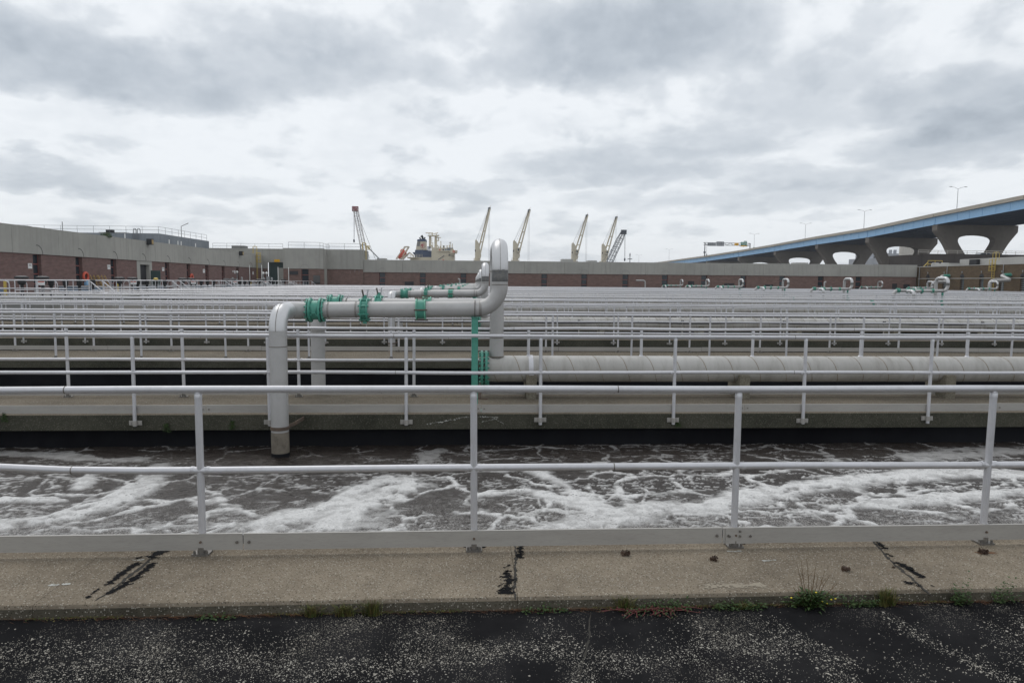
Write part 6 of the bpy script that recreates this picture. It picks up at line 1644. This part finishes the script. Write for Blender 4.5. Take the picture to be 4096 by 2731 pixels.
GY = 3.835
def gx(cx, ox): return at(ox + cx / 1.521, 1700 + 1115 / 1.521, Z=ROAD_Z).x
TUFT = [(1920, 0, .085, 60, 'first grass tuft at the kerb, left of the middle'), (2110, 0, .075, 45, 'second grass tuft at the kerb beside the first'), (60, 1350, .08, 55, 'reddish grass tuft at the kerb left of the middle crack'), (225, 1350, .11, 90, 'fullest grass tuft at the kerb left of the middle crack'),
        (1740, 1350, .10, 80, 'grass tuft at the kerb above the red-stemmed weed'), (1310, 2696, .12, 110, 'broad yellowish grass tuft right of the flowering weed'), (420, 2696, .04, 40, 'low grass fringe left of the flowering weed')]
for i, (cx, ox, h, n, lab) in enumerate(TUFT):
    rr = random.Random(200 + i); x = gx(cx, ox); mb = MB(); blades(mb, (x, GY, ROAD_Z), n, h, .07, rr)
    t = thing('grass_tuft', lab, 'grass tuft', (x, GY, ROAD_Z), 'grass tufts along the kerb'); mb.build('blades', 'grass_green', t, False)
    mb = MB(); blades(mb, (x, GY, ROAD_Z), n // 4, h * 1.1, .09, rr, .002); mb.build('dry_blades', 'dry_stalk', t, False)
def clover(cx0, cx1, ox, n, lab, h=.05):
    rr = random.Random(int(cx0)); mb = MB()
    for i in range(int(n * .6)):
        x = gx(rr.uniform(cx0, cx1), ox); p = Vector((x, GY + rr.gauss(-.005, .016), ROAD_Z + abs(rr.gauss(0, h * .6)))); a = rr.uniform(0, 6.28)
        leaf(mb, p, (math.cos(a), math.sin(a), rr.uniform(-.1, .5)), rr.uniform(.010, .024), rr.uniform(.004, .009))
    t = thing('low_weed', lab, 'weed', (gx((cx0 + cx1) / 2, ox), GY, ROAD_Z), 'low weeds along the kerb'); mb.build('leaves', 'leaf_green', t, False)
clover(1730, 1840, 2696, 380, 'bright green clover clump near the right picture edge', .09)
clover(1990, 2129, 2696, 260, 'green weed at the right picture edge', .10)
clover(240, 560, 2696, 420, 'creeping green weed left of the flowering weed', .03)
clover(1050, 1250, 2696, 260, 'creeping green weed between the flowering weed and the broad tuft', .035)
clover(1820, 2129, 1350, 360, 'creeping dark green weed behind the red-stemmed weed', .05)
clover(1120, 1400, 1350, 160, 'sparse yellow-green weed just right of the middle crack', .025)
clover(1250, 1480, 0, 110, 'sparse yellow-green weed at the kerb left of the first tuft', .015)
# tall flowering weed
x = gx(840, 2696); t = thing('flowering_weed', 'leafy weed with thin tall dry stalks and tiny yellow flowers at the kerb', 'weed', (x, GY, ROAD_Z)); rr = random.Random(77); mb = MB()
for i in range(420):
    a = rr.uniform(0, 6.28); r_ = abs(rr.gauss(0, .06)); leaf(mb, (x + r_ * math.cos(a), GY + r_ * .4 * math.sin(a), ROAD_Z + rr.uniform(0, .085)), (math.cos(a), math.sin(a) * .6, rr.uniform(-.1, .4)), rr.uniform(.02, .05), rr.uniform(.005, .011))
mb.build('leaves', 'leaf_green', t, False)
st = MB(); fl = MB()
for i, (dx_, h) in enumerate(((-.08, .27), (-.06, .29), (-.03, .30), (-.01, .16), (.02, .25), (.04, .18), (.07, .22), (.10, .20), (.13, .15), (.17, .12), (-.11, .14))):
    p0 = Vector((x + dx_ * .25, GY, ROAD_Z)); p1 = p0 + Vector((dx_ * .9, rr.uniform(-.03, .02), h)); m_ = p0.lerp(p1, .55) + Vector((rr.uniform(-.01, .01), 0, .01)); st.tube([p0, m_, p1], [.0022, .0018, .001], 5)
    b_ = p0.lerp(p1, .6); st.tube([b_, b_ + Vector((rr.uniform(-.05, .05), 0, .06))], [.0013, .0008], 4)
for dx_, h in ((-.13, .07), (.115, .055), (.09, .03), (.02, .10), (.14, .06), (.06, .045)): fl.sph((x + dx_, GY - .02, ROAD_Z + h), .0065, 6, 4, (1, 1, .6))
st.build('stalk', 'dry_stalk', t); fl.build('flower', 'flower_yellow', t)
# trailing red-stemmed weed
x = gx(1930, 1350); t = thing('trailing_weed', 'sprawling weed with red stems and pink buds spilling onto the asphalt', 'weed', (x, GY - .03, ROAD_Z)); rr = random.Random(78); st = MB(); lv = MB(); bd_ = MB()
for i in range(24):
    a = rr.uniform(-math.pi * .98, -.02); l = rr.uniform(.10, .24); p = Vector((x + rr.uniform(-.12, .12), GY - .01, ROAD_Z + .01)); pts = [p]
    for j in range(5): p = p + Vector((math.cos(a) * l / 5 * 1.1, math.sin(a) * l / 5 * .6, rr.uniform(-.002, .010) if j < 3 else -.003)); a += rr.uniform(-.35, .35); pts.append(Vector((p.x, p.y, max(p.z, ROAD_Z + .004))))
    st.tube(pts, [.0034, .003, .003, .0026, .0022, .0015], 5)
    for p in pts[1:]:
        for q_ in range(1): a2 = rr.uniform(0, 6.28); leaf(lv, p, (math.cos(a2), math.sin(a2), .2), rr.uniform(.012, .028), rr.uniform(.003, .006))
        if rr.random() < .6: bd_.sph(p + Vector((rr.uniform(-.008, .008), rr.uniform(-.008, .008), .006)), .0055, 5, 4)
st.build('stem', 'red_stem', t); lv.build('leaves', 'leaf_green', t, False); bd_.build('buds', 'red_stem', t)
# dry pine needles gathered along the kerb: uncountable litter
mb = MB(); rr = random.Random(9)
for i in range(2600):
    x = rr.uniform(-3.9, 4.0); y = 3.862 - abs(rr.gauss(0, .016)); a = rr.gauss(0, .35); l = rr.uniform(.03, .075); z = ROAD_Z + rr.uniform(.002, .016); d = Vector((math.cos(a), math.sin(a), rr.uniform(-.05, .05))) * l; s_ = Vector((-math.sin(a), math.cos(a), 0)) * .0009
    if rr.random() < .25 * (1 + math.sin(x * 3)) + .25:
        mb.add([Vector((x, y, z)) - s_, Vector((x, y, z)) + s_, Vector((x, y, z)) + d], [(0, 1, 2)])
o = mb.build('needle_litter', 'needle_brown', None, False); o['kind'] = 'stuff'
# moss and grit in the kerb corner
mb = MB()
for i in range(4200):
    x = rr.uniform(-4.0, 4.1); y = 3.868 - abs(rr.gauss(0, .013)); a = rr.uniform(0, 6.28); l = rr.uniform(.004, .010); z = ROAD_Z + rr.uniform(0, .010)
    if vn(np.array([x * 2.2]), np.array([3.3]), 5)[0] > .42: mb.add([(x, y, z), (x + l * math.cos(a), y + l * math.sin(a) * .7, z + .006), (x + l * math.cos(a + 1.3), y + l * math.sin(a + 1.3) * .7, z + .004)], [(0, 1, 2)])
o = mb.build('ground_cover', 'grass_green', None, False); o['kind'] = 'stuff'
# pine cones
for i, (cx, cy, ox, s_, lab) in enumerate(((1752, 792, 1350, .030, 'dark pine cone on the deck left of the right splice plate'), (243, 824, 2696, .026, 'brown pine cone just right of the dropping'), (1045, 886, 2696, .026, 'dark pine cone in the middle of the right slab'), (1880, 780, 2696, .032, 'broken pine cone with loose needles at the far right'), (1335, 868, 2696, .010, 'tiny brown cone scale beside the right crack'))):
    p = deck_pt(cx, cy, ox); t = thing('pine_cone', lab, 'pine cone', tuple(p), 'pine cones on the deck'); MB().sph((p.x, p.y, p.z + s_ * .55), s_ * .55, 8, 6, (1.2, .9, .9)).build('core', 'cone_brown', t)
    sc_ = MB(); rr = random.Random(i)
    for j in range(46):
        d = Vector((rr.gauss(0, 1), rr.gauss(0, 1), rr.gauss(0, .8))).normalized(); b_ = Vector((p.x, p.y, p.z + s_ * .55)) + Vector((d.x * 1.2, d.y * .9, d.z * .9)) * s_ * .55; e_ = b_ + d * s_ * .45; q_ = d.orthogonal().normalized() * s_ * .22
        if e_.z < p.z: continue
        sc_.add([b_ - q_ * .6, b_ + q_ * .6, e_ + q_, e_ - q_], [(0, 1, 2, 3)])
    sc_.build('scales', 'cone_brown', t, False)
    if i == 3:
        nd = MB()
        for j in range(14): a = rr.uniform(2.6, 3.8); a2 = p + Vector((.02, 0, .004)); nd.cyl(a2, a2 + Vector((math.cos(a) * .11 * rr.uniform(.5, 1) * (1 if j % 2 else -.9), math.sin(a) * .05, .003)), .0011, n=4)
        nd.build('needles', 'needle_brown', t)
# twigs / needle pairs on the deck
mb = MB(); rr = random.Random(31)
for i in range(60):
    x, y = rr.uniform(-3.6, 3.9), rr.uniform(3.95, 4.5); a = rr.gauss(0, .5); l = rr.uniform(.03, .09); d = Vector((math.cos(a), math.sin(a), 0)) * l; s_ = Vector((-math.sin(a), math.cos(a), 0)) * .0011
    p = Vector((x, y, W1Z + .003)); mb.add([p - s_, p + s_, p + d], [(0, 1, 2)])
o = mb.build('needle_litter', 'needle_brown', None, False); o['kind'] = 'stuff'
# loose pale aggregate standing out of the worn asphalt
N = 40000; rng = np.random.default_rng(4)
X = rng.uniform(-4.2, 4.4, N * 3); Y = rng.uniform(2.3, 3.80, N * 3)
wear = .62 * fbm(X * 1.15 + 3.7, Y * 1.15 + 1.9, 211, 5) + .38 * fbm(X * 3.1, Y * 3.1, 223, 4)
for pts, w in (([(-100, 2640), (350, 2570), (700, 2540), (950, 2520)], .13), ([(2150, 2470), (2250, 2560), (2330, 2640), (2300, 2760)], .12), ([(1500, 2690), (1800, 2640), (2000, 2600), (2300, 2600)], .14), ([(2050, 2600), (2500, 2660), (2750, 2620)], .14),
               ([(3050, 2480), (3200, 2560), (3350, 2650), (3420, 2760)], .09), ([(3550, 2470), (3700, 2560), (3900, 2660), (4100, 2740)], .11), ([(2850, 2570), (3060, 2590)], .14), ([(900, 2620), (1250, 2700)], .13), ([(200, 2700), (600, 2640)], .09)):
    pts = [at(px, py, Z=ROAD_Z) for px, py in pts]; dm = np.full(X.shape, 9.)
    for a, c in zip(pts[:-1], pts[1:]):
        ux, uy = c.x - a.x, c.y - a.y; t = np.clip(((X - a.x) * ux + (Y - a.y) * uy) / (ux * ux + uy * uy), 0, 1); dm = np.minimum(dm, np.hypot(X - a.x - t * ux, Y - a.y - t * uy))
    wear = np.maximum(wear, .43 + .40 * sstep(dm + .25 * (fbm(X * 3, Y * 3, 241) - .5), w * 1.5, 0))
keep = rng.random(N * 3) < (.04 + .96 * sstep(wear, .48, .72) ** 1.3); keep &= rng.random(N * 3) < (.25 + .75 * sstep(-Y, -3.75, -3.35))
X, Y = X[keep][:N], Y[keep][:N]; n = len(X)
size = rng.gamma(2.2, .0010, n) + .0012; size = np.minimum(size, .0105); ang = rng.uniform(0, 6.28, n); asp = rng.uniform(.5, .95, n)
K = 6; vs = np.zeros((n, K + 1, 3)); 
for j in range(K):
    a = 2 * np.pi * j / K + rng.uniform(-.3, .3, n); r = size * rng.uniform(.75, 1.1, n); u, v_ = r * np.cos(a), r * asp * np.sin(a)
    vs[:, j, 0] = X + u * np.cos(ang) - v_ * np.sin(ang); vs[:, j, 1] = Y + u * np.sin(ang) + v_ * np.cos(ang); vs[:, j, 2] = ROAD_Z - .0006
vs[:, K, 0] = X; vs[:, K, 1] = Y; vs[:, K, 2] = ROAD_Z + size * .30 + .0008
base_i = np.arange(n)[:, None, None] * (K + 1); tri = np.array([[j, (j + 1) % K, K] for j in range(K)])[None]
fc = (base_i + tri).reshape(-1, 3)
me = bpy.data.meshes.new('stone_chips'); me.from_pydata(vs.reshape(-1, 3).tolist(), [], fc.tolist()); me.materials.append(MAT['chip_pale'])
o = put('stone_chips', me); o['kind'] = 'stuff'
bpy.context.view_layer.update()
